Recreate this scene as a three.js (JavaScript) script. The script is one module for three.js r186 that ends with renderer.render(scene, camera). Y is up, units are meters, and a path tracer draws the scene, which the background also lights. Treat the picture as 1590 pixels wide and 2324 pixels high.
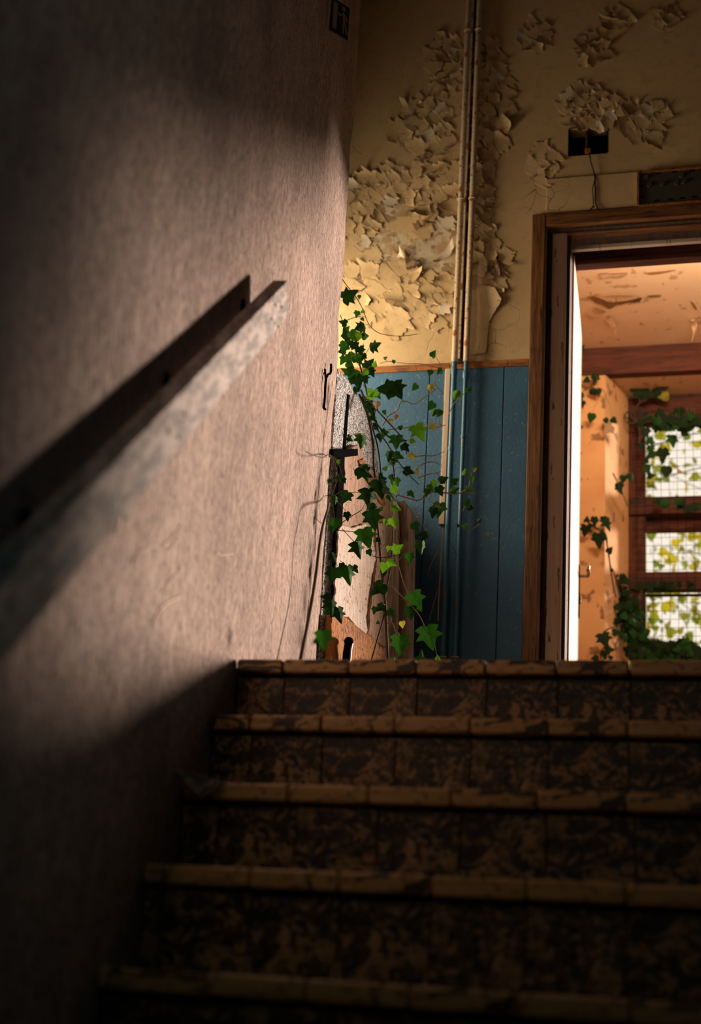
import * as THREE from 'three';
import { RoundedBoxGeometry } from 'three/addons/geometries/RoundedBoxGeometry.js';
import { mergeGeometries } from 'three/addons/utils/BufferGeometryUtils.js';
import { RectAreaLightUniformsLib } from 'three/addons/lights/RectAreaLightUniformsLib.js';

// ---------------------------------------------------------------- camera, sky, sun, window light, added fill lights, exposure
const W = 1590, H = 2324, F = 3300;
const scene = new THREE.Scene();
const camera = new THREE.PerspectiveCamera(2 * Math.atan(H / 2 / F) * 180 / Math.PI, W / H, 0.05, 200);
camera.position.set(1.1511, -0.69803, 3.15101);
camera.rotation.set(0.31075, 0.27716, 0.06218, 'YXZ');
camera.focus = 5.0; camera.userData.fStop = 2.2;
scene.add(camera); camera.updateMatrixWorld(true);
const renderer = new THREE.WebGLRenderer({ antialias: true });
renderer.toneMapping = THREE.LinearToneMapping;
renderer.toneMappingExposure = 1.0;
renderer.shadowMap.enabled = true; renderer.shadowMap.type = THREE.PCFSoftShadowMap;
RectAreaLightUniformsLib.init();
scene.background = new THREE.Color().setRGB(1.0, 0.88, 0.74);           // warm evening haze, even all round

const sun = new THREE.DirectionalLight(new THREE.Color().setRGB(1, 0.80, 0.66), 7.8);
sun.name = 'sun'; sun.position.set(0.637 * 20 + 0.3, 0.18 * 20 + 0.8, -0.7496 * 20 - 1); sun.target.position.set(0.3, 0.8, -1);
sun.castShadow = true; sun.shadow.radius = 17;                          // low sun through haze: a broad soft disc
Object.assign(sun.shadow.camera, { left: -6, right: 6, top: 6, bottom: -6, near: 1, far: 40 });
sun.shadow.mapSize.set(4096, 4096);
scene.add(sun, sun.target);
// daylight of the side window on the landing (behind the end of the left wall)
const sideLight = new THREE.RectAreaLight(new THREE.Color().setRGB(1, 0.78, 0.50), 12.5, 0.64, 0.80);
sideLight.name = 'side_window_light'; sideLight.position.set(-0.93, 1.86, -2.07); sideLight.lookAt(0, 1.66, -2.12);
scene.add(sideLight);
// added unseen fills: cold at the right stair wall, warm from behind the viewer
const stairFill = new THREE.RectAreaLight(new THREE.Color().setRGB(0.30, 0.85, 1.0), 0.5, 1.3, 1.3);
stairFill.name = 'stair_fill_light'; stairFill.position.set(1.79, 0.75, 2.75); stairFill.lookAt(0.2, 0.55, 2.2);
const lobbyFill = new THREE.RectAreaLight(new THREE.Color().setRGB(1, 0.74, 0.50), 52, 0.35, 0.8);
lobbyFill.name = 'lobby_fill_light'; lobbyFill.position.set(1.3, 2.45, 6.44); lobbyFill.lookAt(0.6, 0.4, 0);
scene.add(stairFill, lobbyFill);

// ---------------------------------------------------------------- helpers
const V2 = (x, y) => new THREE.Vector2(x, y), V3 = (x, y, z) => new THREE.Vector3(x, y, z);
let seed = 7;
const R = () => { seed = (seed * 1664525 + 1013904223) >>> 0; return seed / 4294967296; };
const RR = (a, b) => a + (b - a) * R();
const clamp = (x, a = 0, b = 1) => Math.min(b, Math.max(a, x));
const smooth = (a, b, x) => { const t = clamp((x - a) / (b - a)); return t * t * (3 - 2 * t); };
const lerp = (a, b, t) => a + (b - a) * t;
const mixc = (a, b, t) => [lerp(a[0], b[0], t), lerp(a[1], b[1], t), lerp(a[2], b[2], t)];
const HT = new Float32Array(65536); { let s = 99; for (let i = 0; i < 65536; i++) { s = (s * 1664525 + 1013904223) >>> 0; HT[i] = s / 4294967296; } }
const hash = (x, y) => HT[((x * 73 + y * 1657 + ((x * y) & 1023) * 7) & 65535)];
function vnoise(x, y, px = 0, py = 0) {
  let x0 = Math.floor(x), y0 = Math.floor(y); const fx = x - x0, fy = y - y0;
  let x1 = x0 + 1, y1 = y0 + 1;
  if (px) { x0 = ((x0 % px) + px) % px; x1 = ((x1 % px) + px) % px; }
  if (py) { y0 = ((y0 % py) + py) % py; y1 = ((y1 % py) + py) % py; }
  const u = fx * fx * (3 - 2 * fx), v = fy * fy * (3 - 2 * fy);
  return lerp(lerp(hash(x0, y0), hash(x1, y0), u), lerp(hash(x0, y1), hash(x1, y1), u), v);
}
// periodic over the unit square when fx, fy are whole numbers
function fbm(u, v, fx, fy, oct) { let s = 0, a = 0.5, t = 0; for (let i = 0; i < oct; i++) { s += a * vnoise(u * fx, v * fy, fx, fy); t += a; a *= 0.5; fx *= 2; fy *= 2; } return s / t; }
const srgb8 = (l) => Math.round(255 * (l <= 0.0031308 ? 12.92 * l : 1.055 * Math.pow(clamp(l), 1 / 2.4) - 0.055));
function tex(w, h, fn, color, metres = 1, metresY = metres) {
  const d = new Uint8Array(w * h * 4);
  for (let y = 0; y < h; y++) for (let x = 0; x < w; x++) {
    const c = fn((x + 0.5) / w, (y + 0.5) / h), i = (y * w + x) * 4;
    if (color) { d[i] = srgb8(c[0]); d[i + 1] = srgb8(c[1]); d[i + 2] = srgb8(c[2]); } else d[i] = d[i + 1] = d[i + 2] = Math.round(255 * clamp(c));
    d[i + 3] = 255;
  }
  const t = new THREE.DataTexture(d, w, h); t.wrapS = t.wrapT = THREE.RepeatWrapping; t.magFilter = THREE.LinearFilter; t.minFilter = THREE.LinearMipmapLinearFilter; t.generateMipmaps = true;
  if (color) t.colorSpace = THREE.SRGBColorSpace;
  t.repeat.set(1 / metres, 1 / metresY); t.needsUpdate = true; return t;
}
const mat = (name, o) => { const m = new THREE.MeshStandardMaterial({ roughness: 0.8, ...o }); m.name = name; return m; };
const lin = (r, g, b) => new THREE.Color().setRGB(r, g, b);

// a pixel of the survey photograph as a ray, cut with a plane of the place
const eye = camera.position.clone(), dir = (u, v) => V3((u - W / 2) / F, -(v - H / 2) / F, -1).applyQuaternion(camera.quaternion);
const onZ = (u, v, z) => { const d = dir(u, v); return eye.clone().addScaledVector(d, (z - eye.z) / d.z); };
const onY = (u, v, y) => { const d = dir(u, v); return eye.clone().addScaledVector(d, (y - eye.y) / d.y); };
const onPlane = (u, v, n, c) => { const d = dir(u, v); return eye.clone().addScaledVector(d, (c - n.dot(eye)) / n.dot(d)); };
const WA = 0.175, WN = V3(1, 0, -WA).normalize();                       // the left wall: x = 0.175 z
const onWall = (u, v, g) => onPlane(u, v, WN, g);
const camR = V3(1, 0, 0).applyQuaternion(camera.quaternion), camU = V3(0, 1, 0).applyQuaternion(camera.quaternion);

const used = new Map();
const numbered = (n) => { const k = used.get(n) ?? 0; used.set(n, k + 1); return k ? n + '_' + String(k).padStart(3, '0') : n; };
function shade(o) { o.castShadow = o.receiveShadow = true; return o; }
function part(name, geo, m, parent, label) { const o = shade(new THREE.Mesh(geo, m)); o.name = numbered(name); if (label) o.userData.label = label; (parent ?? scene).add(o); return o; }
function tag(o, label, category, group) { o.userData.label = label; o.userData.category = category; if (group) o.userData.group = group; return o; }
function thing(name, label, category, p = [0, 0, 0], group) { const o = new THREE.Group(); o.name = numbered(name); o.position.set(...p); scene.add(o); return tag(o, label, category, group); }
function struct(name, label, category) { const o = new THREE.Group(); o.name = numbered(name); scene.add(o); o.userData.kind = 'structure'; if (label) tag(o, label, category); return o; }
// planar uv in metres by the main direction of each face
function uvBox(g0, ox = 0, oy = 0, swap = false) {
  const g = g0.index ? g0.toNonIndexed() : g0, p = g.attributes.position, n = p.count, uv = new Float32Array(n * 2), a = V3(), b = V3(), c = V3();
  for (let i = 0; i < n; i += 3) {
    a.fromBufferAttribute(p, i); b.fromBufferAttribute(p, i + 1); c.fromBufferAttribute(p, i + 2);
    const nn = b.clone().sub(a).cross(c.clone().sub(a)), ax = Math.abs(nn.x), ay = Math.abs(nn.y), az = Math.abs(nn.z);
    [a, b, c].forEach((q, k) => {
      let u, v; if (ax >= ay && ax >= az) { u = q.z; v = q.y; } else if (ay >= az) { u = q.x; v = q.z; } else { u = q.x; v = q.y; }
      if (swap) [u, v] = [v, u];
      uv[(i + k) * 2] = u + ox; uv[(i + k) * 2 + 1] = v + oy;
    });
  }
  g.setAttribute('uv', new THREE.BufferAttribute(uv, 2)); return g;
}
// a box by its corners, with small rounded edges
function box(x0, x1, y0, y1, z0, z1, r = 0.003, o = {}) {
  const w = x1 - x0, h = y1 - y0, d = z1 - z0, rr = Math.min(r, w / 3, h / 3, d / 3);
  const g = r > 0 ? new RoundedBoxGeometry(w, h, d, 1, rr) : new THREE.BoxGeometry(w, h, d);
  g.translate((x0 + x1) / 2, (y0 + y1) / 2, (z0 + z1) / 2);
  return uvBox(g, o.u ?? 0, o.v ?? 0, o.swap);
}
const plainBox = (x0, x1, y0, y1, z0, z1, o = {}) => box(x0, x1, y0, y1, z0, z1, 0, o);
function tube(pts, r, seg = 6, rad = 6) { const c = new THREE.CatmullRomCurve3(pts, false, 'centripetal'); return new THREE.TubeGeometry(c, Math.max(2, seg), r, rad, false); }
function taperTube(pts, r0, r1, seg, rad = 6) {
  const c = new THREE.CatmullRomCurve3(pts, false, 'centripetal'), g = new THREE.TubeGeometry(c, seg, 1, rad, false), p = g.attributes.position, q = V3(), o = V3();
  for (let i = 0; i <= seg; i++) { c.getPointAt(i / seg, o); const r = lerp(r0, r1, i / seg) * (1 + 0.18 * (vnoise(i * 0.7, r0 * 9999) - 0.5)); for (let j = 0; j <= rad; j++) { const k = i * (rad + 1) + j; q.fromBufferAttribute(p, k).sub(o).multiplyScalar(r).add(o); p.setXYZ(k, q.x, q.y, q.z); } }
  return g;
}
const strip = (g) => { for (const k of Object.keys(g.attributes)) if (!['position', 'normal', 'uv'].includes(k)) g.deleteAttribute(k); return g; };
const merge = (gs) => mergeGeometries(gs.map((g) => strip(g.index ? g.toNonIndexed() : g)));

// ---------------------------------------------------------------- materials
// rough trowelled plaster of the left wall
const PIT = []; for (let i = 0; i < 260; i++) PIT.push([R(), R(), RR(0.0008, 0.0026) * (R() < 0.12 ? 1.8 : 1), RR(1.2, 3)]);
const pitGrid = new Map(); PIT.forEach((p) => { for (let a = -1; a <= 1; a++) for (let b = -1; b <= 1; b++) { const k = ((Math.floor(p[0] * 32) + a + 32) % 32) * 32 + ((Math.floor(p[1] * 32) + b + 32) % 32); if (!pitGrid.has(k)) pitGrid.set(k, []); pitGrid.get(k).push(p); } });
const pitAt = (u, v) => { let d = 0; for (const p of pitGrid.get(Math.floor(u * 32) * 32 + Math.floor(v * 32)) ?? []) { let x = u - p[0], y = v - p[1]; x -= Math.round(x); y -= Math.round(y); const r = Math.hypot(x, y / p[3]) / p[2]; if (r < 1) d = Math.max(d, 1 - r * r); } return d; };
function trowel(u, v) {
  const warp = 0.02 * (fbm(u, v, 5, 4, 2) - 0.5);
  const s = fbm(u + warp, v, 230, 60, 2), s2 = fbm(u + warp * 2, v, 90, 20, 3), g = vnoise(u * 420, v * 300, 420, 300), c = fbm(u, v, 5, 5, 4), r = fbm(u - warp, v + warp, 120, 110, 2);
  return { s, s2, g, c, r, scratch: smooth(0.62, 0.76, s) * smooth(0.40, 0.62, fbm(u, v, 22, 9, 2)), pit: pitAt(u, v) };
}
const roughH = new Float32Array(1536 * 1536); let roughI = 0;
const roughCol = tex(1536, 1536, (u, v) => {
  const t = trowel(u, v); roughH[roughI++] = 0.45 + 0.30 * (t.g - 0.5) + 0.55 * (t.s2 - 0.5) + 0.35 * (t.r - 0.5) + 0.10 * (t.c - 0.5) - 0.28 * t.scratch - 0.6 * t.pit + 0.55 * (t.s - 0.5);
  let c = mixc([0.355, 0.245, 0.198], [0.27, 0.186, 0.152], smooth(0.35, 0.7, t.c));
  c = mixc(c, [0.46, 0.35, 0.295], smooth(0.48, 0.74, t.s) * 0.75); c = mixc(c, [0.15, 0.10, 0.082], smooth(0.50, 0.30, t.s) * 0 + (1 - smooth(0.22, 0.44, t.s)) * 0.6);
  c = mixc(c, [0.16, 0.11, 0.09], smooth(0.54, 0.70, t.r) * 0.55); c = mixc(c, [0.10, 0.068, 0.055], t.scratch * 0.85);
  return mixc(c, [0.022, 0.018, 0.017], t.pit);
}, true, 1.3);
roughI = 0; const roughBump = tex(1536, 1536, () => roughH[roughI++], false, 1.3);
const M = {};
M.rough = mat('rough_plaster', { map: roughCol, bumpMap: roughBump, bumpScale: 0.011, roughness: 0.93, vertexColors: true });

// cream oil paint, cracked; the bare plaster shows where the paint has come away
const FLAKE_AREAS = [ // px centre, radii, cell size, curl
  [965, 292, 62, 62, 25, 1.0], [1012, 150, 34, 70, 20, 0.7], [905, 440, 125, 60, 27, 1.0], [1000, 470, 52, 90, 27, 1.1], [830, 500, 45, 60, 30, 0.9],
  [885, 640, 100, 95, 40, 0.75], [985, 665, 62, 80, 28, 0.7], [1108, 235, 50, 135, 24, 1.1], [1090, 430, 26, 100, 21, 1.1], [1108, 610, 36, 85, 24, 1.3],
  [1345, 248, 62, 48, 17, 1.3], [1460, 280, 62, 36, 26, 1.2], [1345, 118, 36, 26, 20, 1.1], [1210, 82, 26, 28, 22, 1.0], [1400, 44, 34, 14, 20, 1], [1512, 40, 26, 18, 20, 1], [1235, 375, 34, 30, 26, 0.4],
];
const flakeMask = (u, v) => { let m = 0; for (const [cx, cy, rx, ry] of FLAKE_AREAS) { if (Math.abs(u - cx) > rx * 1.4 || Math.abs(v - cy) > ry * 1.4) continue; const d = Math.hypot((u - cx) / rx, (v - cy) / ry) + 0.5 * (vnoise(u / 26, v / 26) - 0.5); m = Math.max(m, 1 - smooth(0.85, 1.08, d)); } return m; };
const BARE = [[985, 568, 60, 52], [872, 556, 52, 34], [905, 478, 48, 16], [940, 610, 36, 16]];
const bareMask = (u, v) => { let m = 0; for (const [cx, cy, rx, ry] of BARE) { if (Math.abs(u - cx) > rx * 1.6 || Math.abs(v - cy) > ry * 1.6) continue; const d = Math.hypot((u - cx) / rx, (v - cy) / ry) + 0.7 * (vnoise(u / 14, v / 14) - 0.5) + 0.3 * (vnoise(u / 5, v / 5) - 0.5); m = Math.max(m, 1 - smooth(0.9, 0.98, d)); } return m; };
// back wall texture: 2.2 m square, its (0, 0) at x = -0.75, y = 1.7
const ZB = -2.5, TX = -0.75, TY = 1.7, TS = 2.2;
const PV = new THREE.Matrix4().multiplyMatrices(camera.projectionMatrix, camera.matrixWorldInverse).elements;
const toPx = (x, y) => { const w = PV[3] * x + PV[7] * y + PV[11] * ZB + PV[15]; return [((PV[0] * x + PV[4] * y + PV[8] * ZB + PV[12]) / w * 0.5 + 0.5) * W, (0.5 - (PV[1] * x + PV[5] * y + PV[9] * ZB + PV[13]) / w * 0.5) * H]; };
const CELLS = []; { const n = 26; for (let j = 0; j < n; j++) for (let i = 0; i < n; i++) CELLS.push([(i + RR(0.1, 0.9)) / n, (j + RR(0.1, 0.9)) / n]); }
const crackAt = (u, v) => { const n = 26, wu = u + 0.05 * (fbm(u, v, 14, 14, 4) - 0.5), wv = v + 0.05 * (fbm(u + 0.37, v + 0.11, 14, 14, 4) - 0.5); const i = Math.floor(wu * n), j = Math.floor(wv * n); let a = 9, b = 9; for (let y = -1; y <= 1; y++) for (let x = -1; x <= 1; x++) { const ii = i + x, jj = j + y; if (ii < 0 || jj < 0 || ii >= n || jj >= n) continue; const c = CELLS[jj * n + ii], d = Math.hypot(wu - c[0], wv - c[1]); if (d < a) { b = a; a = d; } else if (d < b) b = d; } return (b - a) * TS; };
function creamAt(u, v) {
  const x = TX + u * TS, y = TY + v * TS, [px, py] = toPx(x, y), fm = flakeMask(px, py), bm = bareMask(px, py), near = smooth(0.35, 0.62, fbm(u, v, 5, 5, 3) + 0.35 * fm);
  const e = crackAt(u, v), crack = (1 - smooth(0.0004, 0.0020, e)) * near * smooth(0.52, 0.64, fbm(u + 0.5, v, 9, 9, 2));
  const scr = smooth(0.70, 0.78, fbm(u, v, 24, 70, 3)) * 0.5 + smooth(0.72, 0.8, fbm(u, v, 60, 14, 3)) * 0.4;
  return { fm, bm, crack, scr, big: fbm(u, v, 4, 4, 4), fine: fbm(u, v, 90, 90, 3) };
}
const creamH = new Float32Array(1536 * 1536); let creamI = 0;
const creamCol = tex(1536, 1536, (u, v) => {
  const t = creamAt(u, v); creamH[creamI++] = 0.55 + 0.12 * (t.big - 0.5) + 0.10 * (t.fine - 0.5) - 0.4 * t.crack - 0.06 * t.scr - 0.22 * t.bm - 0.15 * t.fm + (t.bm ? 0.16 * t.bm * fbm(u, v, 120, 120, 2) : 0);
  let c = mixc([0.65, 0.47, 0.255], [0.54, 0.38, 0.20], smooth(0.3, 0.7, t.big)); c = mixc(c, [0.42, 0.30, 0.17], smooth(0.55, 0.8, t.fine) * 0.35 + t.scr * 0.3);
  const pk = Math.max(t.bm, t.fm * 0.75); if (!pk) return mixc(c, [0.10, 0.07, 0.04], t.crack * 0.85);
  const mottle = smooth(0.42, 0.58, fbm(u, v, 34, 40, 4)), pl = mixc(mixc([0.60, 0.50, 0.37], [0.46, 0.31, 0.17], mottle), [0.25, 0.16, 0.09], smooth(0.66, 0.76, fbm(u, v, 70, 70, 3)) * 0.8);
  c = mixc(c, mixc([0.26, 0.17, 0.095], pl, t.bm), pk); return mixc(c, [0.10, 0.07, 0.04], t.crack * 0.85);  // plaster under the flakes darkened, shade of the gaps put into its colour
}, true, TS);
creamI = 0; const creamBump = tex(1536, 1536, () => creamH[creamI++], false, TS);
for (const t of [creamCol, creamBump]) t.offset.set(-TX / TS, -TY / TS);
M.cream = mat('cream_oil_paint', { map: creamCol, bumpMap: creamBump, bumpScale: 0.006, roughness: 0.55 });
M.flake = mat('cream_paint_flake', { map: tex(512, 512, (u, v) => mixc(mixc([0.67, 0.485, 0.265], [0.56, 0.395, 0.21], smooth(0.3, 0.7, fbm(u, v, 6, 6, 4))), [0.38, 0.27, 0.15], smooth(0.62, 0.78, fbm(u, v, 50, 50, 3)) * 0.5), true, 0.6), bumpMap: tex(512, 512, (u, v) => 0.5 + 0.4 * (fbm(u, v, 12, 12, 4) - 0.5), false, 0.6), bumpScale: 0.004, roughness: 0.6, side: THREE.DoubleSide });
M.flakeBack = mat('flake_underside', { map: tex(256, 256, (u, v) => mixc([0.34, 0.22, 0.12], [0.12, 0.075, 0.04], smooth(0.35, 0.6, fbm(u, v, 9, 9, 4))), true, 0.2), roughness: 0.9, side: THREE.DoubleSide });
M.flakePale = mat('pale_paint_flake', { color: lin(0.72, 0.62, 0.47), roughness: 0.7, side: THREE.DoubleSide });

// woods: grain runs along v
const woodTex = (a, b, dark, fx = 60, metres = 0.5, amt = 1) => tex(384, 768, (u, v) => { const w = fbm(u, v, 4, 2, 2), g = fbm(u + 0.05 * w, v, fx, 5, 4), f = fbm(u, v, fx * 2, 14, 3); return mixc(mixc(a, b, smooth(0.3, 0.7, g)), dark, amt * (smooth(0.55, 0.75, f) * 0.7 + smooth(0.6, 0.75, fbm(u, v, 5, 7, 4)) * 0.45)); }, true, metres, metres * 2);
const woodBump = (fx = 60, metres = 0.5) => tex(256, 512, (u, v) => 0.5 + 0.5 * (fbm(u, v, fx, 8, 3) - 0.5), false, metres, metres * 2);
const wb = woodBump();
M.arch = mat('old_varnished_wood', { map: woodTex([0.21, 0.085, 0.028], [0.12, 0.045, 0.014], [0.02, 0.009, 0.004], 44, 0.4), bumpMap: wb, bumpScale: 0.0025, roughness: 0.55 });
M.trimWood = mat('orange_wood_strip', { map: woodTex([0.42, 0.16, 0.035], [0.25, 0.085, 0.02], [0.07, 0.024, 0.007], 50, 0.3), bumpMap: wb, bumpScale: 0.002, roughness: 0.6 });
M.darkWood = mat('dark_wood', { map: woodTex([0.055, 0.028, 0.014], [0.03, 0.015, 0.008], [0.01, 0.006, 0.004], 40, 0.4), roughness: 0.7 });
M.redWood = mat('red_brown_wood', { map: woodTex([0.095, 0.022, 0.008], [0.06, 0.013, 0.005], [0.018, 0.005, 0.003], 30, 0.5), bumpMap: wb, bumpScale: 0.002, roughness: 0.85 });
M.leafEdge = mat('red_brown_door_edge', { color: lin(0.34, 0.085, 0.035), roughness: 0.6 });
M.whiteWood = mat('white_painted_wood', { map: tex(512, 512, (u, v) => mixc(mixc([0.56, 0.48, 0.41], [0.48, 0.40, 0.33], fbm(u, v, 5, 5, 4)), [0.16, 0.10, 0.06], smooth(0.70, 0.76, fbm(u, v, 40, 12, 4)) * 0.9), true, 0.5), roughness: 0.5 });
M.creamWood = mat('cream_painted_wood', { map: tex(512, 1024, (u, v) => mixc(mixc([0.72, 0.54, 0.39], [0.60, 0.43, 0.30], fbm(u, v, 5, 5, 4)), [0.09, 0.05, 0.03], clamp(smooth(0.69, 0.75, fbm(u, v, 40, 14, 4)) * 0.8 + smooth(0.66, 0.7, fbm(u, v, 120, 3, 2)) * 0.25)), true, 0.5, 1), bumpMap: tex(512, 512, (u, v) => 0.5 + 0.5 * (fbm(u, v, 50, 8, 3) - 0.5), false, 0.5, 1), bumpScale: 0.002, roughness: 0.6 });
M.railWood = mat('weathered_handrail_wood', { map: tex(768, 768, (u, v) => { const w = 0.03 * fbm(u, v, 6, 6, 2), b = fbm(u, v + w, 26, 9, 5), s = fbm(u, v, 90, 30, 3); let c = mixc([0.46, 0.36, 0.32], [0.21, 0.17, 0.155], smooth(0.40, 0.60, b)); c = mixc(c, [0.093, 0.0713, 0.062], smooth(0.56, 0.70, s) * 0.6); return mixc(c, [0.56, 0.46, 0.41], smooth(0.60, 0.74, fbm(u, v, 14, 14, 4)) * 0.6); }, true, 0.45), bumpMap: tex(512, 512, (u, v) => fbm(u, v, 40, 14, 4), false, 0.45), bumpScale: 0.004, roughness: 0.7 });
M.blue = mat('blue_gloss_paint', { map: tex(512, 512, (u, v) => mixc(mixc([0.037, 0.125, 0.235], [0.047, 0.150, 0.28], smooth(0.3, 0.7, fbm(u, v, 4, 3, 4))), [0.20, 0.30, 0.33], smooth(0.74, 0.8, fbm(u, v, 60, 60, 3)) * 0.5), true, 0.8), bumpMap: tex(256, 256, (u, v) => fbm(u, v, 40, 40, 3), false, 0.3), bumpScale: 0.0008, roughness: 0.62 });
const rust = (base, thr, fx, fy) => tex(256, 1024, (u, v) => { const f = fbm(u, v, fx, fy, 4), g = fbm(u, v, 30, 160, 3); return mixc(mixc(base, base.map((x) => x * 0.8), fbm(u, v, 3, 9, 3)), mixc([0.42, 0.15, 0.03], [0.08, 0.03, 0.012], smooth(0.5, 0.7, g)), clamp(smooth(thr, thr + 0.05, f) + smooth(0.68, 0.73, g) * 0.9)); }, true, 0.09, 0.7);
M.pipeCream = mat('cream_painted_pipe', { map: rust([0.72, 0.57, 0.40], 0.62, 5, 26), roughness: 0.4 });
M.pipeBlue = mat('blue_painted_pipe', { map: rust([0.065, 0.22, 0.36], 0.72, 5, 30), roughness: 0.35 });
M.iron = new THREE.MeshPhysicalMaterial({ color: lin(0.008, 0.008, 0.009), roughness: 1, specularIntensity: 0 }); M.iron.name = 'black_iron';
M.rustIron = mat('rusty_iron', { color: lin(0.07, 0.035, 0.02), roughness: 0.7, metalness: 0.3 });
M.pegGlint = mat('pale_glint_metal', { color: lin(0.42, 0.42, 0.42), roughness: 0.4, metalness: 0.7 });
M.brass = mat('dull_brass_handle', { color: lin(0.30, 0.20, 0.12), roughness: 0.3, metalness: 0.85 });

// marbled tiles
const swirl = (u, v) => { const a = fbm(u, v, 6, 6, 4), b = fbm(u + 0.4, v + 0.2, 6, 6, 4); return [u + 0.42 * (a - 0.5), v + 0.42 * (b - 0.5)]; };
const marble = (u, v) => { const [x, y] = swirl(u, v), f = fbm(x, y, 20, 26, 5), g = Math.abs(fbm(x, y, 22, 14, 4) - 0.5) * 2, p = fbm(u, v, 7, 7, 3); return [smooth(0.40, 0.66, f + 0.5 * (p - 0.5)), (1 - smooth(0, 0.13, g)), smooth(0.56, 0.68, fbm(u, v, 60, 60, 3))]; };
M.tile = mat('brown_marbled_tile', { map: tex(768, 768, (u, v) => { const [f, g, s] = marble(u, v); let c = mixc([0.022, 0.015, 0.009], [0.38, 0.20, 0.068], f * 0.9); c = mixc(c, [0.55, 0.31, 0.12], g * f); c = mixc(c, [0.16, 0.085, 0.032], g * (1 - f) * 0.7); return mixc(c, [0.018, 0.012, 0.008], s * 0.8); }, true, 0.34), bumpMap: tex(512, 512, (u, v) => { const [f, g] = marble(u, v); return 0.5 + 0.3 * (f - 0.5) + 0.3 * g; }, false, 0.34), bumpScale: 0.002, roughness: 0.42 });
M.nosing = mat('worn_ochre_nosing_tile', { map: tex(1024, 512, (u, v) => { const [x, y] = swirl(u, v), f = fbm(x, y, 9, 24, 5), q = fbm(u, v, 5, 7, 3); let c = mixc([0.62, 0.34, 0.115], [0.46, 0.24, 0.08], fbm(u, v, 20, 20, 3)); c = mixc(c, [0.025, 0.016, 0.010], smooth(0.47, 0.54, f + 0.6 * (q - 0.5)) * 0.95); return mixc(c, [0.06, 0.035, 0.018], smooth(0.62, 0.7, fbm(u, v, 50, 40, 3)) * 0.6); }, true, 0.7, 0.35), bumpMap: tex(512, 256, (u, v) => fbm(u, v, 30, 30, 3), false, 0.7, 0.35), bumpScale: 0.001, roughness: 0.4 });
M.grout = mat('dark_grout_concrete', { color: lin(0.035, 0.03, 0.026), roughness: 0.95 });
M.roomFloor = mat('pale_room_floor', { color: lin(0.5, 0.37, 0.25), roughness: 0.9 });
M.screed = mat('dusty_floor', { map: tex(512, 512, (u, v) => mixc([0.14, 0.10, 0.065], [0.09, 0.062, 0.04], fbm(u, v, 8, 8, 5)), true, 1.2), roughness: 0.85 });
M.plain = mat('old_distemper', { map: tex(512, 512, (u, v) => mixc([0.15, 0.125, 0.095], [0.10, 0.08, 0.06], fbm(u, v, 5, 5, 5)), true, 1.5), roughness: 0.9 });
const ochre = (a, b, s) => tex(512, 512, (u, v) => mixc(mixc(a, b, smooth(0.3, 0.7, fbm(u, v, 4, 4, 5))), s, smooth(0.66, 0.74, fbm(u, v, 26, 20, 4)) * 0.75), true, 1.2);
M.room = mat('ochre_distemper', { map: ochre([0.68, 0.37, 0.165], [0.56, 0.28, 0.11], [0.14, 0.065, 0.03]), roughness: 0.9 });
M.roomCeil = mat('peach_ceiling_paint', { map: ochre([0.72, 0.50, 0.325], [0.65, 0.44, 0.275], [0.38, 0.22, 0.11]), roughness: 0.85, side: THREE.DoubleSide });
M.lath = mat('bare_ochre_ceiling', { map: ochre([0.30, 0.14, 0.03], [0.18, 0.075, 0.015], [0.05, 0.025, 0.01]), roughness: 0.95 });
M.soil = mat('outdoor_ground', { map: tex(256, 256, (u, v) => mixc([0.10, 0.10, 0.035], [0.06, 0.05, 0.02], fbm(u, v, 8, 8, 4)), true, 3), roughness: 1 });

// layers of the broken pier beside the wall's end
M.granite = mat('grey_speckled_render', { map: tex(640, 640, (u, v) => { const f = fbm(u, v, 170, 170, 2), g = fbm(u, v, 60, 60, 3), c = fbm(u, v, 5, 5, 4); let k = mixc([0.76, 0.735, 0.72], [0.58, 0.56, 0.55], c); k = mixc(k, [0.035, 0.034, 0.036], smooth(0.54, 0.64, f)); return mixc(k, [0.08, 0.078, 0.08], smooth(0.60, 0.72, g) * 0.7); }, true, 0.5), bumpMap: tex(512, 512, (u, v) => fbm(u, v, 90, 90, 2), false, 0.5), bumpScale: 0.004, roughness: 0.85 });
const specks = (a, b, dark, thr, m) => tex(640, 640, (u, v) => { const s = fbm(u, v, 110, 46, 2), c = fbm(u, v, 4, 3, 4), k = fbm(u, v, 9, 6, 3); return mixc(mixc(a, b, smooth(0.35, 0.65, c)), dark, smooth(thr, thr + 0.07, s + 0.35 * (k - 0.5)) * 0.92); }, true, m);
const streak = (m) => tex(512, 512, (u, v) => 0.5 + 0.5 * (fbm(u, v, 60, 12, 3) - 0.5), false, m);
M.tan = mat('tan_plaster_coat', { map: specks([0.46, 0.265, 0.17], [0.34, 0.18, 0.105], [0.04, 0.022, 0.015], 0.72, 0.5), bumpMap: streak(0.5), bumpScale: 0.004, roughness: 0.85 });
M.pale = mat('pale_plaster_coat', { map: specks([0.66, 0.53, 0.445], [0.55, 0.40, 0.30], [0.06, 0.04, 0.03], 0.72, 0.5), bumpMap: streak(0.5), bumpScale: 0.003, roughness: 0.85 });
M.orange = mat('orange_clay_undercoat', { map: specks([0.40, 0.145, 0.022], [0.30, 0.095, 0.014], [0.025, 0.012, 0.007], 0.64, 0.4), bumpMap: streak(0.4), bumpScale: 0.004, roughness: 0.9 });
M.batten = mat('pinkish_cream_batten', { color: lin(0.62, 0.46, 0.33), roughness: 0.55 });
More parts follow.
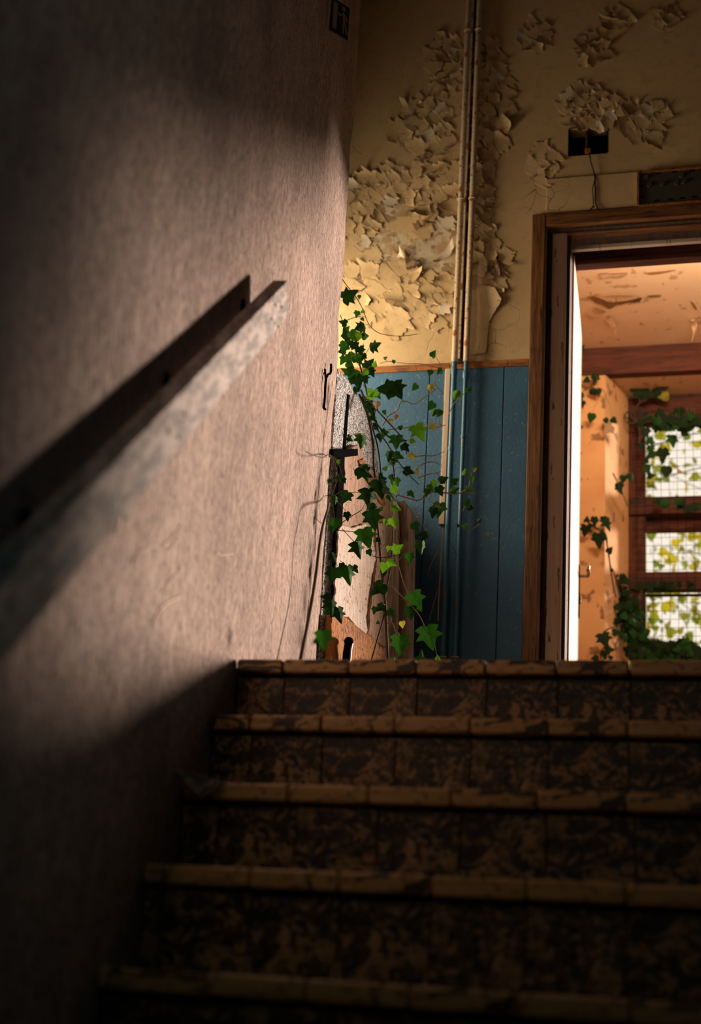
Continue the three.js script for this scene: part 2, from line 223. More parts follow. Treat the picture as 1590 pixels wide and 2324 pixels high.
M.board = mat('grey_brown_board', { map: woodTex([0.34, 0.22, 0.165], [0.24, 0.15, 0.11], [0.08, 0.05, 0.035], 46, 0.4), bumpMap: wb, bumpScale: 0.003, roughness: 0.8 });

// ---------------------------------------------------------------- the setting
const RISE = 0.1752, GO = 0.245, TILE = 0.15807, TOP = 4.0, LOW = -RISE * 12;
// left wall with its free end, a wobbling trowelled surface
{
  const zEnd = -1.54, zFar = 4.6, th = 0.26, prof = [];                 // plan profile: face, rounded arris, end, back
  const X = (z) => WA * z, n = 150;
  for (let i = 0; i <= n; i++) prof.push([X(lerp(zFar, zEnd + 0.012, i / n)), lerp(zFar, zEnd + 0.012, i / n), 1]);
  for (let i = 1; i <= 4; i++) { const a = i / 4 * Math.PI / 2; prof.push([X(zEnd) - 0.012 * (1 - Math.cos(a)), zEnd + 0.012 - 0.012 * Math.sin(a), 1 - i * 0.1]); }
  prof.push([X(zEnd) - th, zEnd + 0.02, 0]); prof.push([X(zFar) - th, zFar, 0]);
  const rows = 130, y0 = LOW - 0.2, y1 = TOP, pos = [], uv = [], col = [], idx = []; let s = 0;
  prof.forEach((p, i) => {
    if (i) s += Math.hypot(p[0] - prof[i - 1][0], p[1] - prof[i - 1][1]);
    for (let j = 0; j <= rows; j++) {
      const y = lerp(y0, y1, j / rows), z = p[1], d = p[2] * (0.006 * (fbm(z / 4 + 2, y / 4 + 2, 9, 9, 3) - 0.5) + (z < -1.3 ? 0.014 * (fbm(0.3, y / 3 + 1, 3, 22, 3) - 0.5) * smooth(-1.35, -1.53, z) : 0));
      pos.push(p[0] + WN.x * d, y, z + WN.z * d); uv.push(s, y);
      const big = fbm(z / 5 + 3, y / 5 + 3, 8, 8, 4), k = lerp(0.80, 1.14, smooth(0.3, 0.7, big)), grey = smooth(-0.2, 1.5, z) * 0.5;
      col.push(k * lerp(1, 0.88, grey), k * lerp(1, 0.98, grey), k * lerp(1, 1.04, grey));
    }
  });
  for (let i = 0; i < prof.length - 1; i++) for (let j = 0; j < rows; j++) { const a = i * (rows + 1) + j, b = a + rows + 1; idx.push(a, a + 1, b, b, a + 1, b + 1); }
  const g = new THREE.BufferGeometry(); g.setAttribute('position', new THREE.Float32BufferAttribute(pos, 3)); g.setAttribute('uv', new THREE.Float32BufferAttribute(uv, 2)); g.setAttribute('color', new THREE.Float32BufferAttribute(col, 3)); g.setIndex(idx); g.computeVertexNormals();
  const w = struct('wall_left', 'rough pinkish trowelled plaster wall beside the stairs'); part('plaster', g, M.rough, w);
}
// scratches and trowel blobs standing on the left wall
const wallLeft = scene.children.find((o) => o.name === 'wall_left');
{
  M.scar = mat('pale_plaster_ridge', { color: lin(0.50, 0.37, 0.31), roughness: 0.9 });
  for (const [pts, r] of [
    [[[345, 1420], [355, 1395], [372, 1374], [408, 1354]], 0.0022], [[[366, 1345], [380, 1325], [398, 1305], [412, 1285]], 0.0012], [[[303, 1275], [308, 1262], [325, 1250], [348, 1240], [366, 1252]], 0.0016],
    [[[368, 1240], [388, 1222], [404, 1204], [410, 1190]], 0.0012], [[[489, 1255], [505, 1260], [528, 1257]], 0.0013], [[[262, 1212], [268, 1190], [270, 1172]], 0.0013], [[[278, 1198], [282, 1180], [283, 1160]], 0.001], [[[252, 1210], [254, 1190]], 0.0012],
    [[[245, 1560], [243, 1530], [240, 1500]], 0.0016], [[[232, 1530], [231, 1505]], 0.001], [[[300, 1490], [310, 1475], [328, 1468]], 0.0012], [[[380, 1250], [396, 1232], [402, 1218]], 0.001], [[[484, 1178], [490, 1168], [494, 1160]], 0.0011],
    [[[714, 910], [720, 932], [728, 950], [734, 962]], 0.001], [[[700, 850], [706, 880], [713, 908]], 0.0006],
  ]) part('scratch', tube(pts.map(([u, v]) => onWall(u, v, 0.0005)), r, 10, 5), M.scar, wallLeft);
}
// back wall: paint, flakes, dado, trim
const wallBack = struct('wall_back', 'cream painted wall with peeling paint above a blue dado');
{
  const s = new THREE.Shape([V2(-1.7, 0), V2(0.352, 0), V2(0.352, 2.475), V2(1.25, 2.475), V2(1.26, 2.28), V2(3.42, 1.29), V2(3.60, 1.20), V2(3.60, 0), V2(4.0, 0), V2(4.0, TOP), V2(-1.7, TOP)]);  // unseen opening right of view, its sloped edge shaped to cut the sun
  const b0 = onZ(1291, 293, ZB), b1 = onZ(1377, 346, ZB); s.holes.push(new THREE.Path([V2(b0.x, b1.y), V2(b0.x, b0.y), V2(b1.x, b0.y), V2(b1.x, b1.y)]));
  const g = new THREE.ExtrudeGeometry(s, { depth: 0.25, bevelEnabled: false }); g.translate(0, 0, ZB - 0.25);
  part('painted_plaster', uvBox(g), M.cream, wallBack);
  // dado panels with a groove between each pair, a thin strip of wood on top
  for (const [x0, x1] of [[-1.70, -1.104], [-1.10, -0.782], [-0.778, -0.460], [-0.456, -0.138], [-0.134, 0.184], [0.188, 0.290]]) part('dado_panel', box(x0, x1, 0.02, 1.82, ZB - 0.002, ZB + 0.014, 0.002), M.blue, wallBack);
  for (const [x0, x1] of [[-1.70, -0.62], [-0.618, -0.05], [-0.048, 0.202], [0.204, 0.290]]) part('dado_trim', box(x0, x1, 1.817, 1.848, ZB - 0.002, ZB + 0.020, 0.002, { swap: true, u: x0 * 3 }), M.trimWood, wallBack);
  // boxed-in panel over the door
  const c0 = onZ(1240, 405, ZB + 0.008), c1 = onZ(1447, 470, ZB + 0.008); part('cover_board', box(c0.x, 0.745, 2.545, c0.y - 0.004, ZB - 0.002, ZB + 0.010, 0.003), M.cream, wallBack);
}
// peeling paint: every flake a sheet of its own
function flakeGeo(poly, o) {
  const c = V2(0, 0); poly.forEach((p) => c.add(p)); c.multiplyScalar(1 / poly.length);
  let rad = 0; poly.forEach((p) => { rad += p.distanceTo(c); }); rad /= poly.length;
  const n = poly.length, k0 = Math.max(2, Math.round(n / 9)), soft = poly.map((p, i) => { const s = V2(0, 0); for (let k = -k0; k <= k0; k++) s.add(poly[(i + k + n) % n]); return s.multiplyScalar(1 / (2 * k0 + 1)); });
  const rings = [0.35, 0.65, 0.86, 1], pos = [], idx = [], d = V2(Math.cos(o.a), Math.sin(o.a)), d2 = V2(-d.y, d.x), q = V2();
  const put = (p, t, back) => {
    q.copy(p).sub(c).multiplyScalar(t); const s = clamp(q.dot(d) / rad + o.start, 0, 2), e = q.dot(d2) / rad, k = o.curl * rad * s * s * (1 + 0.35 * e * (o.skew ?? 0)), bowl = o.bowl * rad * Math.pow(q.length() / rad, 4);
    const wob = 0.0012 * (vnoise((c.x + q.x) * 45 + 9, (c.y + q.y) * 45) - 0.5);
    q.addScaledVector(d, -0.4 * k * s); pos.push(c.x + q.x, c.y + q.y, ZB + o.lift + k + bowl + wob - back);
  };
  put(c, 0, 0); rings.forEach((t, r) => poly.forEach((p, i) => put(r === 3 ? p : soft[i], t, 0))); poly.forEach((p) => put(p, 1, 0.0012));
  for (let i = 0; i < n; i++) { const j = (i + 1) % n; idx.push(0, 1 + i, 1 + j); for (let r = 0; r < 4; r++) { const a = 1 + r * n, b = a + n; idx.push(a + i, b + i, b + j, a + i, b + j, a + j); } }
  const g = new THREE.BufferGeometry(); g.setAttribute('position', new THREE.Float32BufferAttribute(pos, 3)); g.setIndex(idx); g.computeVertexNormals();
  const u = new Float32Array(pos.length / 3 * 2); for (let i = 0; i < pos.length / 3; i++) { u[i * 2] = pos[i * 3]; u[i * 2 + 1] = pos[i * 3 + 1]; } g.setAttribute('uv', new THREE.BufferAttribute(u, 2));
  return g;
}
const ccw = (poly) => (THREE.ShapeUtils.isClockWise(poly) ? poly.reverse() : poly);
const onBack = (u, v) => { const p = onZ(u, v, ZB); return V2(p.x, p.y); };
const jag = (pts, step, amp) => { const out = []; pts.forEach((p, i) => { const q = pts[(i + 1) % pts.length], n = Math.max(1, Math.round(Math.hypot(q[0] - p[0], q[1] - p[1]) / step)); for (let k = 0; k < n; k++) { const x = lerp(p[0], q[0], k / n), y = lerp(p[1], q[1], k / n); out.push([x + amp * (fbm(x / 160 + 3, y / 160 + 3, 16, 16, 2) - 0.5) * 2, y + amp * (fbm(x / 160 + 7, y / 160 + 5, 16, 16, 2) - 0.5) * 2]); } }); return out; };
{
  const seeds = [];
  for (const [ai, [cx, cy, rx, ry, size, curl]] of FLAKE_AREAS.entries()) {
    let miss = 0;
    while (miss < 220) {
      const a = R() * 2 * Math.PI, r = Math.sqrt(R()), x = cx + Math.cos(a) * r * rx, y = cy + Math.sin(a) * r * ry, sz = size * (0.5 + 1.05 * vnoise(x / 30 + ai, y / 30));
      if (flakeMask(x, y) < 0.3 || (x > 1018 + (60 - y / 14) * 0.3 && x < 1094 - y / 24 && x > 1040 - y / 40 && x < 1060) || seeds.some((s) => Math.hypot(s.x - x, s.y - y) < (s.sz + sz) * 0.40) || (x < 812 - (y / 660) * 30)) { miss++; continue; }
      seeds.push({ x, y, sz, curl, bare: bareMask(x, y) });
    }
  }
  const kept = seeds.filter((s) => s.bare < 0.45);
  for (const s of kept.slice(0, 262)) {
    let poly = []; const rad = s.sz * 1.15, nv = 6 + Math.floor(R() * 3), ph = R() * 6.28; for (let i = 0; i < nv; i++) { const a = ph + (i + RR(-0.3, 0.3)) / nv * 2 * Math.PI, k = RR(0.6, 1.05); poly.push([s.x + Math.cos(a) * rad * k, s.y + Math.sin(a) * rad * k]); }
    for (const t of seeds) {
      const dx = t.x - s.x, dy = t.y - s.y, d = Math.hypot(dx, dy); if (t === s || d > rad * 2.4) continue;
      const mx = s.x + dx * 0.494, my = s.y + dy * 0.494, out = [];
      poly.forEach((p, i) => { const q = poly[(i + 1) % poly.length], a = (p[0] - mx) * dx + (p[1] - my) * dy, b = (q[0] - mx) * dx + (q[1] - my) * dy; if (a <= 0) out.push(p); if ((a < 0 && b > 0) || (a > 0 && b < 0)) { const k = a / (a - b); out.push([lerp(p[0], q[0], k), lerp(p[1], q[1], k)]); } });
      poly = out;
    }
    if (poly.length < 3) continue;
    const w = ccw(jag(poly, 3.4, 13).map(([u, v]) => onBack(u, v))), strong = R() < 0.46, a = -Math.PI / 2 + RR(-1.9, 1.9) + (R() < 0.35 ? Math.PI : 0);
    part('paint_flake', flakeGeo(w, { a, curl: s.curl * (strong ? RR(0.16, 0.42) : RR(0.03, 0.12)), bowl: RR(0, 0.05), start: strong ? RR(-0.25, 0.25) : RR(0, 0.6), lift: RR(0.0015, 0.006), skew: RR(-1, 1) }), R() < 0.07 ? M.flakePale : M.flake, wallBack);
  }
  // large sheets that stand out on their own
  const big = (pts, o, m) => part('paint_sheet', flakeGeo(ccw(jag(pts, 7, o.jag ?? 3).map(([u, v]) => onBack(u, v))), o), m ?? M.flake, wallBack);
  big([[1072, 662], [1098, 650], [1126, 658], [1143, 684], [1125, 708], [1109, 728], [1109, 760], [1104, 802], [1058, 812], [1064, 720]], { a: 0.25, curl: 0.16, bowl: 0.02, start: -0.1, lift: 0.004 });
  big([[896, 619], [903, 592], [914, 575], [921, 590], [919, 606], [909, 614]], { a: -1.2, curl: 0.5, bowl: 0.2, start: 0.7, lift: 0.02 }, M.flakePale);
  big([[921, 588], [945, 594], [962, 607], [952, 614], [931, 624], [922, 612]], { a: -1.0, curl: 0.35, bowl: 0.05, start: 0.4, lift: 0.012 }, M.flakeBack);
  big([[928, 628], [945, 617], [961, 612], [956, 632], [943, 645], [930, 655]], { a: -0.6, curl: 0.3, bowl: 0.1, start: 0.3, lift: 0.012 });
  big([[946, 508], [958, 502], [968, 520], [964, 540], [952, 545], [944, 530]], { a: -1.2, curl: 0.35, bowl: 0.25, start: 0.8, lift: 0.016 }, M.flakeBack);
  big([[945, 473], [978, 470], [980, 492], [962, 500], [942, 503], [930, 488]], { a: -1.9, curl: 0.42, bowl: 0.12, start: 0.4, lift: 0.008 });
  big([[985, 600], [1012, 570], [1030, 552], [1032, 566], [1010, 592], [990, 606]], { a: 2.2, curl: 0.4, bowl: 0.1, start: 0.4, lift: 0.012 }, M.flakePale);
  big([[944, 358], [962, 345], [983, 352], [972, 366], [952, 364]], { a: 1.8, curl: 0.3, bowl: 0.05, start: 0.3, lift: 0.008 }, M.flakeBack);
  big([[1108, 600], [1128, 592], [1138, 615], [1140, 640], [1122, 632], [1106, 622]], { a: 0.2, curl: 0.4, bowl: 0.1, start: 0.2, lift: 0.01 }, M.flakeBack);
  big([[1142, 262], [1168, 285], [1150, 306], [1130, 300], [1126, 282]], { a: 0.3, curl: 0.45, bowl: 0.05, start: 0.2, lift: 0.008 });
  big([[1270, 232], [1283, 226], [1289, 240], [1287, 256], [1278, 250]], { a: 2.2, curl: 0.5, bowl: 0.05, start: 0.2, lift: 0.008 });
  big([[1360, 40], [1392, 42], [1420, 52], [1398, 54], [1372, 50]], { a: 1.4, curl: 0.5, bowl: 0.05, start: 0.2, lift: 0.006 });
}
// ceiling, right wall, landing floor, landing walls
{
  part('ceiling', plainBox(-1.85, 4.25, TOP, TOP + 0.2, -2.75, 4.85), M.plain).userData.kind = 'structure';
  const r = struct('wall_right'); part('plaster', plainBox(1.85, 2.05, LOW - 0.2, TOP, 0, 4.6), M.plain, r); part('plaster', plainBox(4.0, 4.2, -0.25, TOP, -2.75, 0.2), M.plain, r); part('plaster', plainBox(2.05, 4.2, -0.25, TOP, 0, 0.2), M.plain, r);
  const f = struct('floor'); part('screed', plainBox(-1.85, 4.0, -0.22, -0.002, -2.5, -0.20), M.screed, f); part('screed', plainBox(-0.3, 1.85, LOW - 0.2, LOW, 2.85, 4.6), M.screed, f); part('screed', plainBox(1.85, 4.0, -0.22, -0.002, -0.2, 0.0), M.screed, f); part('screed', plainBox(0.2, 5.2, -0.22, -0.002, -4.95, -2.5), M.roomFloor, f);
  // landing bay on the left with its side window
  const l = struct('wall_landing'), o = [-2.42, -1.70, 1.42, 2.30];
  part('plaster', plainBox(-1.0, -0.53, -0.2, TOP, -1.54, -1.30), M.plain, l);
  for (const [y0, y1, z0, z1] of [[-0.2, o[2], -2.75, -1.3], [o[3], TOP, -2.75, -1.3], [o[2], o[3], -2.75, o[0]], [o[2], o[3], o[1], -1.3]]) part('plaster', plainBox(-1.2, -1.0, y0, y1, z0, z1), M.plain, l);
  const w = struct('window_2'); for (const [y0, y1, z0, z1] of [[o[2], o[2] + 0.05, o[0], o[1]], [o[3] - 0.05, o[3], o[0], o[1]], [o[2], o[3], o[0], o[0] + 0.05], [o[2], o[3], o[1] - 0.05, o[1]]]) part('window_frame', box(-1.16, -1.10, y0, y1, z0, z1, 0.004), M.darkWood, w);
  // wall behind the viewer with a slit shaped to aim the added lobby light
  const b = struct('wall_behind'); for (const [x0, x1, y0, y1] of [[-0.3, 2.05, LOW - 0.2, 1.63], [-0.3, 2.05, 1.85, TOP], [-0.3, 0.90, 1.63, 1.85], [1.20, 2.05, 1.63, 1.85]]) part('plaster', plainBox(x0, x1, y0, y1, 4.6, 4.75), M.plain, b);
  M.coldGlow = mat('added_cold_pane', { color: lin(0.05, 0.08, 0.09), emissive: lin(0.010, 0.024, 0.028), roughness: 0.3 }); M.warmGlow = mat('added_warm_pane', { color: lin(0.1, 0.09, 0.07), emissive: lin(0.6, 0.45, 0.3), roughness: 0.4 });  // glowing panes for the added cold and warm fill lights
  { const s = struct('added_window_3'); part('added_window_pane', box(1.80, 1.82, 0.10, 1.40, 2.10, 3.40, 0.002), M.coldGlow, s); for (const [a, b2, c, d] of [[0.03, 0.10, 2.03, 3.47], [1.40, 1.47, 2.03, 3.47], [0.10, 1.40, 2.03, 2.10], [0.10, 1.40, 3.40, 3.47]]) part('window_frame', box(1.78, 1.85, a, b2, c, d, 0.004), M.darkWood, s); }  // blind unseen window added to carry the cold fill
  // unseen lobby and window added to hold the warm fill light
  const lb = struct('added_wall_lobby'); for (const [x0, x1, y0, y1, z0, z1] of [[-0.5, 2.25, 0.8, TOP, 6.6, 6.8], [-0.5, -0.3, 0.8, TOP, 4.6, 6.8], [2.05, 2.25, 0.8, TOP, 4.6, 6.8], [-0.5, 2.25, 0.8, 1.0, 4.75, 6.8], [-0.5, 2.25, 3.4, 3.6, 4.75, 6.8]]) part('plaster', plainBox(x0, x1, y0, y1, z0, z1), M.grout, lb);
  for (const [nm, x0, x1, y0, y1, z, m] of [['added_window_4', 1.10, 1.50, 2.02, 2.88, 6.52, M.warmGlow]]) {
    const s = struct(nm); part('added_window_pane', box(x0, x1, y0, y1, z, z + 0.02, 0.002), m, s); for (const [a, b2, c, d] of [[x0 - 0.06, x0, y0 - 0.07, y1 + 0.07], [x1, x1 + 0.06, y0 - 0.07, y1 + 0.07], [x0, x1, y0 - 0.07, y0], [x0, x1, y1, y1 + 0.07]]) part('window_frame', box(a, b2, c, d, z - 0.03, z + 0.06, 0.004), M.darkWood, s);
  }
}
// stairs: core, then every riser tile, nosing tile and tread tile
{
  const st = struct('stairs', 'flight of steps faced with brown marbled tiles and ochre nosings');
  const offR = [0.27248, 0.288, 0.318, 0.48, 0.41, 0.36, 0.30], offN = [0.27248, 0.12997, 0.30322, 0.48176, 0.35, 0.2, 0.44], XR = 1.85;
  const core = []; for (let k = 0; k < 12; k++) core.push(plainBox(WA * k * GO - 0.2, XR, -(k + 1) * RISE - (k === 11 ? 0 : 0.02), -k * RISE - 0.014, k * GO - 0.30, k * GO - 0.035));
  part('step_core', merge(core), M.grout, st);
  const tg = new Map(), geo = (kind, w, h, d) => { const v = Math.floor(R() * 6), key = [kind, w.toFixed(3), v].join(); if (!tg.has(key)) { const g = new RoundedBoxGeometry(w, h, d, 1, kind === 'nosing_tile' ? 0.007 : 0.0018); tg.set(key, uvBox(g, v * 0.37 + R(), v * 0.23 + R())); } return tg.get(key); };
  const lay = (kind, y0, y1, z0, z1, off, xl, xr, m, k) => {
    let x = off % TILE; const cuts = [xl]; while (x < xr) { if (x > xl + 0.012) cuts.push(x); x += TILE; } cuts.push(xr);
    for (let i = 0; i + 1 < cuts.length; i++) {
      const w = cuts[i + 1] - cuts[i] - 0.0022; if (w < 0.01) continue;
      const o = part(kind, geo(kind, w, y1 - y0, z1 - z0), m, st);
      o.position.set((cuts[i] + cuts[i + 1]) / 2, (y0 + y1) / 2 + RR(-0.0008, 0.0008), (z0 + z1) / 2 + RR(-0.0012, 0.0012)); o.rotation.set(RR(-0.006, 0.006), RR(-0.006, 0.006), RR(-0.003, 0.003));
    }
  };
  for (let k = 0; k < 7; k++) {
    const y = -k * RISE, z = k * GO, xl = WA * z + 0.001;
    lay('nosing_tile', y - 0.034, y, z - 0.035, z, offN[k], xl, XR, M.nosing, k);
    lay('riser_tile', y - RISE + 0.001, y - 0.040, z - 0.034, z - 0.024, offR[k], xl, XR, M.tile, k);
    if (k) lay('tread_tile', y - 0.013, y - 0.001, z - GO - 0.022, z - 0.037, offN[k], xl, XR, M.tile, k);
  }
  // tiled skirting that steps down the left wall, and one loose tile hanging at the third step
  const bt = part('broken_tile', uvBox(new THREE.ExtrudeGeometry(new THREE.Shape([V2(-0.065, 0.022), V2(0.045, 0), V2(0.006, -0.034)]), { depth: 0.009, bevelEnabled: true, bevelSize: 0.002, bevelThickness: 0.002, bevelSegments: 1 })), M.tile, st, 'broken corner of nosing tile tilted out by the wall');
  const bp = onZ(456, 1775, 2 * GO + 0.03); bt.position.copy(bp); bt.rotation.set(-0.1, 0.35, 0.0);
}
// doorway: casing, frame, open leaf
const door = struct('door_1', 'brown cased doorway with a white door standing open');
{
  const f = new THREE.Group(); f.name = 'door_frame'; door.add(f);
  part('architrave', box(0.291, 0.350, 0.0, 2.535, ZB - 0.01, ZB + 0.024, 0.005), M.arch, f);
  part('architrave', box(0.3505, 1.25, 2.472, 2.535, ZB - 0.01, ZB + 0.022, 0.005, { swap: true }), M.arch, f);
   part('lining', box(0.357, 1.25, 2.462, 2.476, ZB - 0.25, ZB - 0.005, 0.002), M.darkWood, f);
  part('lining', box(0.346, 0.375, 0.0, 2.474, ZB - 0.05, ZB - 0.024, 0.002), M.darkWood, f); const z1 = ZB - 0.030, a = onZ(1243, 1000, z1), b = onZ(1279, 1000, z1), hd = onZ(1297, 531, z1), hd2 = onZ(1297, 549, z1);
  part('frame_post', box(a.x, b.x, 0, 2.462, z1 - 0.05, z1, 0.004), M.creamWood, f, 'cream painted frame post, chipped at the foot');
  const c = onZ(1288, 1000, z1 - 0.012); part('door_stop', box(b.x - 0.01, c.x, 0, 2.462, z1 - 0.045, z1 - 0.012, 0.002), M.darkWood, f);
  part('stop_bead', box(c.x - 0.003, c.x + 0.0025, 0, hd2.y, z1 - 0.054, z1 - 0.0455, 0.001), M.whiteWood, f);
  part('frame_head', box(b.x, 1.25, hd.y, 2.462, z1 - 0.05, z1, 0.004, { swap: true }), M.arch, f); part('head_bead', box(c.x, 1.25, hd2.y - 0.012, hd2.y + 0.006, z1 - 0.075, z1 - 0.05, 0.002), M.whiteWood, f);
  const z2 = ZB - 0.21, l0 = onZ(1297, 555, z2), l1 = onZ(1297, 604, z2); const lx = onZ(1297, 575, z2).x; part('lintel_board', box(lx, 1.25, l1.y + 0.022, l0.y + 0.12, z2 - 0.04, z2, 0.003, { swap: true }), M.redWood, f); part('lintel_lip', box(lx, 1.25, l1.y, l1.y + 0.022, z2 - 0.05, z2 + 0.012, 0.003, { swap: true, u: 0.3 }), M.redWood, f);
  // the leaf: hinged at the left, swung into the room beyond
  const h = onZ(1297.5, 1000, ZB - 0.10), fz = h.z - 0.86, e = onZ(1314.5, 1250, fz), leaf = new THREE.Group(); leaf.name = 'door_leaf'; leaf.position.set(h.x, 0, h.z); leaf.rotation.y = Math.atan2(e.x - h.x, h.z - fz) * -1; door.add(leaf);
  const top = l1.y - 0.006;
  part('leaf_panel', box(-0.034, 0, 0.008, top, -0.86, -0.004, 0.003), M.whiteWood, leaf); part('leaf_edge', box(-0.036, -0.001, 0.008, top, -0.004, 0.006, 0.002), M.leafEdge, leaf, 'red brown hinge edge of the door');
  for (const v of [908, 938, 1200]) { const p = onZ(1292, v, ZB - 0.10); const s = part('screw', new THREE.CylinderGeometry(0.006, 0.006, 0.004, 10), M.brass, leaf); s.rotation.x = Math.PI / 2; s.position.set(-0.014, p.y, 0.007); }
  const hy = onZ(1313, 1313, fz).y, plate = part('handle_plate', box(0, 0.005, hy - 0.20, hy + 0.05, -0.835, -0.795, 0.002), M.iron, leaf);
  const hx = (x, y, z) => V3(x, hy + y, -0.815 + z);
  part('lever_handle', merge([tube([hx(0.003, 0, 0), hx(0.03, 0, 0), hx(0.045, 0, 0)], 0.009, 6, 8), tube([hx(0.040, 0, -0.005), hx(0.046, 0, 0.03), hx(0.048, -0.002, 0.07), hx(0.046, -0.002, 0.115)], 0.0085, 8, 8), tube([hx(0.046, -0.002, 0.112), hx(0.047, 0.008, 0.116), hx(0.047, 0.014, 0.117)], 0.0085, 4, 8)]), M.brass, leaf);
  part('key_cover', box(0.005, 0.012, hy - 0.135, hy - 0.095, -0.822, -0.808, 0.003), M.brass, leaf);
}
// the room beyond: ceiling with torn paint, window wall with a deep splayed niche, barred window
const CE = 2.755, ZW = -4.4, ZG = -4.75;
{
  const c = struct('ceiling_2'); part('ceiling_board', plainBox(0.05, 1.24, CE, CE + 0.2, -4.95, -2.75), M.roomCeil, c); part('ceiling_board', plainBox(1.24, 5.2, CE, CE + 0.2, -3.2, -2.75), M.roomCeil, c);  // right part left roofless, out of view, to let the sun through
  // torn paint of the ceiling
  const ceil = (pts, o, m, name) => {
    const P = ccw(jag(pts, 9, o.jag ?? 2).map(([u, v]) => { const p = onY(u, v, CE); return V2(p.x, -p.z); }));
    const g = flakeGeo(P, o), q = g.attributes.position; for (let i = 0; i < q.count; i++) { const x = q.getX(i), y = q.getY(i), z = q.getZ(i) - ZB; q.setXYZ(i, x, CE - z, -y); } g.computeVertexNormals(); part(name, g, m, c);
  };
  const flat = { a: 0, curl: 0, bowl: 0, start: 0, lift: 0.003 };
  ceil([[1333, 672], [1352, 668], [1400, 672], [1440, 670], [1458, 676], [1452, 684], [1428, 686], [1400, 692], [1383, 700], [1368, 692], [1350, 686]], flat, M.lath, 'bare_patch');
  ceil([[1345, 668], [1396, 664], [1398, 684], [1378, 683], [1358, 674]], { a: -1.5, curl: 0.14, bowl: 0, start: 0.2, lift: 0.006 }, M.roomCeil, 'paint_flake');
  ceil([[1396, 664], [1430, 664], [1452, 673], [1420, 679], [1400, 684]], { a: -1.4, curl: 0.14, bowl: 0.0, start: 0.2, lift: 0.006 }, M.roomCeil, 'paint_flake');
  ceil([[1356, 690], [1376, 692], [1380, 700], [1366, 712], [1345, 716], [1330, 707]], { a: -0.5, curl: 0.14, bowl: 0.02, start: 0.4, lift: 0.006 }, M.roomCeil, 'paint_flake');
  ceil([[1380, 708], [1372, 724], [1385, 736], [1402, 745], [1396, 728]], { a: 0.4, curl: 0.25, bowl: 0.02, start: 0.3, lift: 0.006 }, M.roomCeil, 'paint_flake');
  ceil([[1352, 612], [1378, 612], [1380, 626], [1369, 631], [1358, 622]], { a: -1.6, curl: 0.12, bowl: 0.0, start: 0.5, lift: 0.006 }, M.roomCeil, 'paint_flake');
  ceil([[1380, 613], [1422, 611], [1423, 621], [1408, 626], [1382, 627]], { a: -1.6, curl: 0.12, bowl: 0.0, start: 0.5, lift: 0.006 }, M.roomCeil, 'paint_flake');
  ceil([[1460, 618], [1500, 614], [1535, 612], [1505, 618], [1480, 621]], flat, M.lath, 'bare_patch');
  ceil([[1566, 682], [1574, 688], [1580, 700], [1578, 702], [1570, 692]], flat, M.lath, 'bare_patch');
  ceil([[1562, 718], [1574, 714], [1584, 728], [1588, 740], [1574, 736], [1563, 728]], { a: 0.6, curl: 0.5, bowl: 0.1, start: 0.5, lift: 0.008 }, M.roomCeil, 'paint_flake');
  ceil([[1468, 672], [1500, 668], [1496, 672], [1475, 675]], flat, M.lath, 'bare_patch');

  const w = struct('wall_window'), pL = 0.05, niche = onZ(1372, 1200, ZW).x, back = onZ(1427, 1200, ZG).x, beamT = CE, beamB = onZ(1400, 850, ZW).y;
  const quad = (x0, z0, x1, z1, y0, y1, th) => { const s = new THREE.Shape([V2(x0, -z0), V2(x1, -z1), V2(x1 - th, -z1), V2(x0 - th, -z0)]), g = new THREE.ExtrudeGeometry(s, { depth: y1 - y0, bevelEnabled: false }); g.rotateX(-Math.PI / 2); g.translate(0, y0, 0); return uvBox(g); };
  part('pier', plainBox(pL, niche, -0.1, CE, ZW - 0.35, ZW), M.room, w); part('splayed_reveal', quad(niche, ZW - 0.001, back, ZG, 0, beamB + 0.1, 0.1), M.room, w, 'paler splayed side of the window niche');
  part('soffit', plainBox(pL, 1.32, beamB + 0.005, CE, ZG - 0.1, ZW - 0.02), M.roomCeil, w); part('beam', box(pL, 1.3, beamB, beamT, ZW - 0.06, ZW + 0.012, 0.004, { swap: true }), M.redWood, w, 'red brown beam over the window niche');
  part('parapet', plainBox(niche - 0.02, 1.32, -0.2, 0.94, ZG - 0.1, ZW - 0.03), M.room, w); part('pier', plainBox(1.16, 1.30, -0.2, CE, ZG - 0.1, ZW), M.room, w);
  part('plinth', plainBox(1.30, 5.0, -0.2, 0.30, ZG, ZW - 0.1), M.room, w);
  const rr = struct('wall_room_right'); part('plinth', plainBox(5.0, 5.2, -0.2, 0.30, ZW, -2.75), M.room, rr); part('pier', plainBox(5.0, 5.2, 0.3, CE, -3.0, -2.5), M.room, rr); part('pier', plainBox(4.2, 5.2, -0.2, CE, -2.75, -2.5), M.room, rr);
  const rl = struct('wall_room_left'); part('plaster', plainBox(-0.15, 0.05, -0.2, CE, ZG, -2.75), M.room, rl);

  // the barred window
  const win = struct('window_1', 'window of heavy brown rails behind a wire grille'), y = (v, z = ZG) => onZ(1480, v, z).y, x = (u) => onZ(u, 1200, ZG).x, xR = 1.17;
  part('window_head', box(back - 0.02, xR, y(964), y(905), ZG - 0.05, ZG + 0.02, 0.004, { swap: true }), M.redWood, win);
  part('window_post', box(back - 0.02, x(1465), y(1490), y(964), ZG - 0.05, ZG + 0.01, 0.004), M.redWood, win);
  for (const [v0, v1] of [[1171, 1131], [1341, 1301], [1500, 1476]]) part('window_rail', box(x(1465) - 0.09, xR, y(v0), y(v1), ZG - 0.05, ZG + 0.03, 0.004, { swap: true, u: v0 }), M.redWood, win);
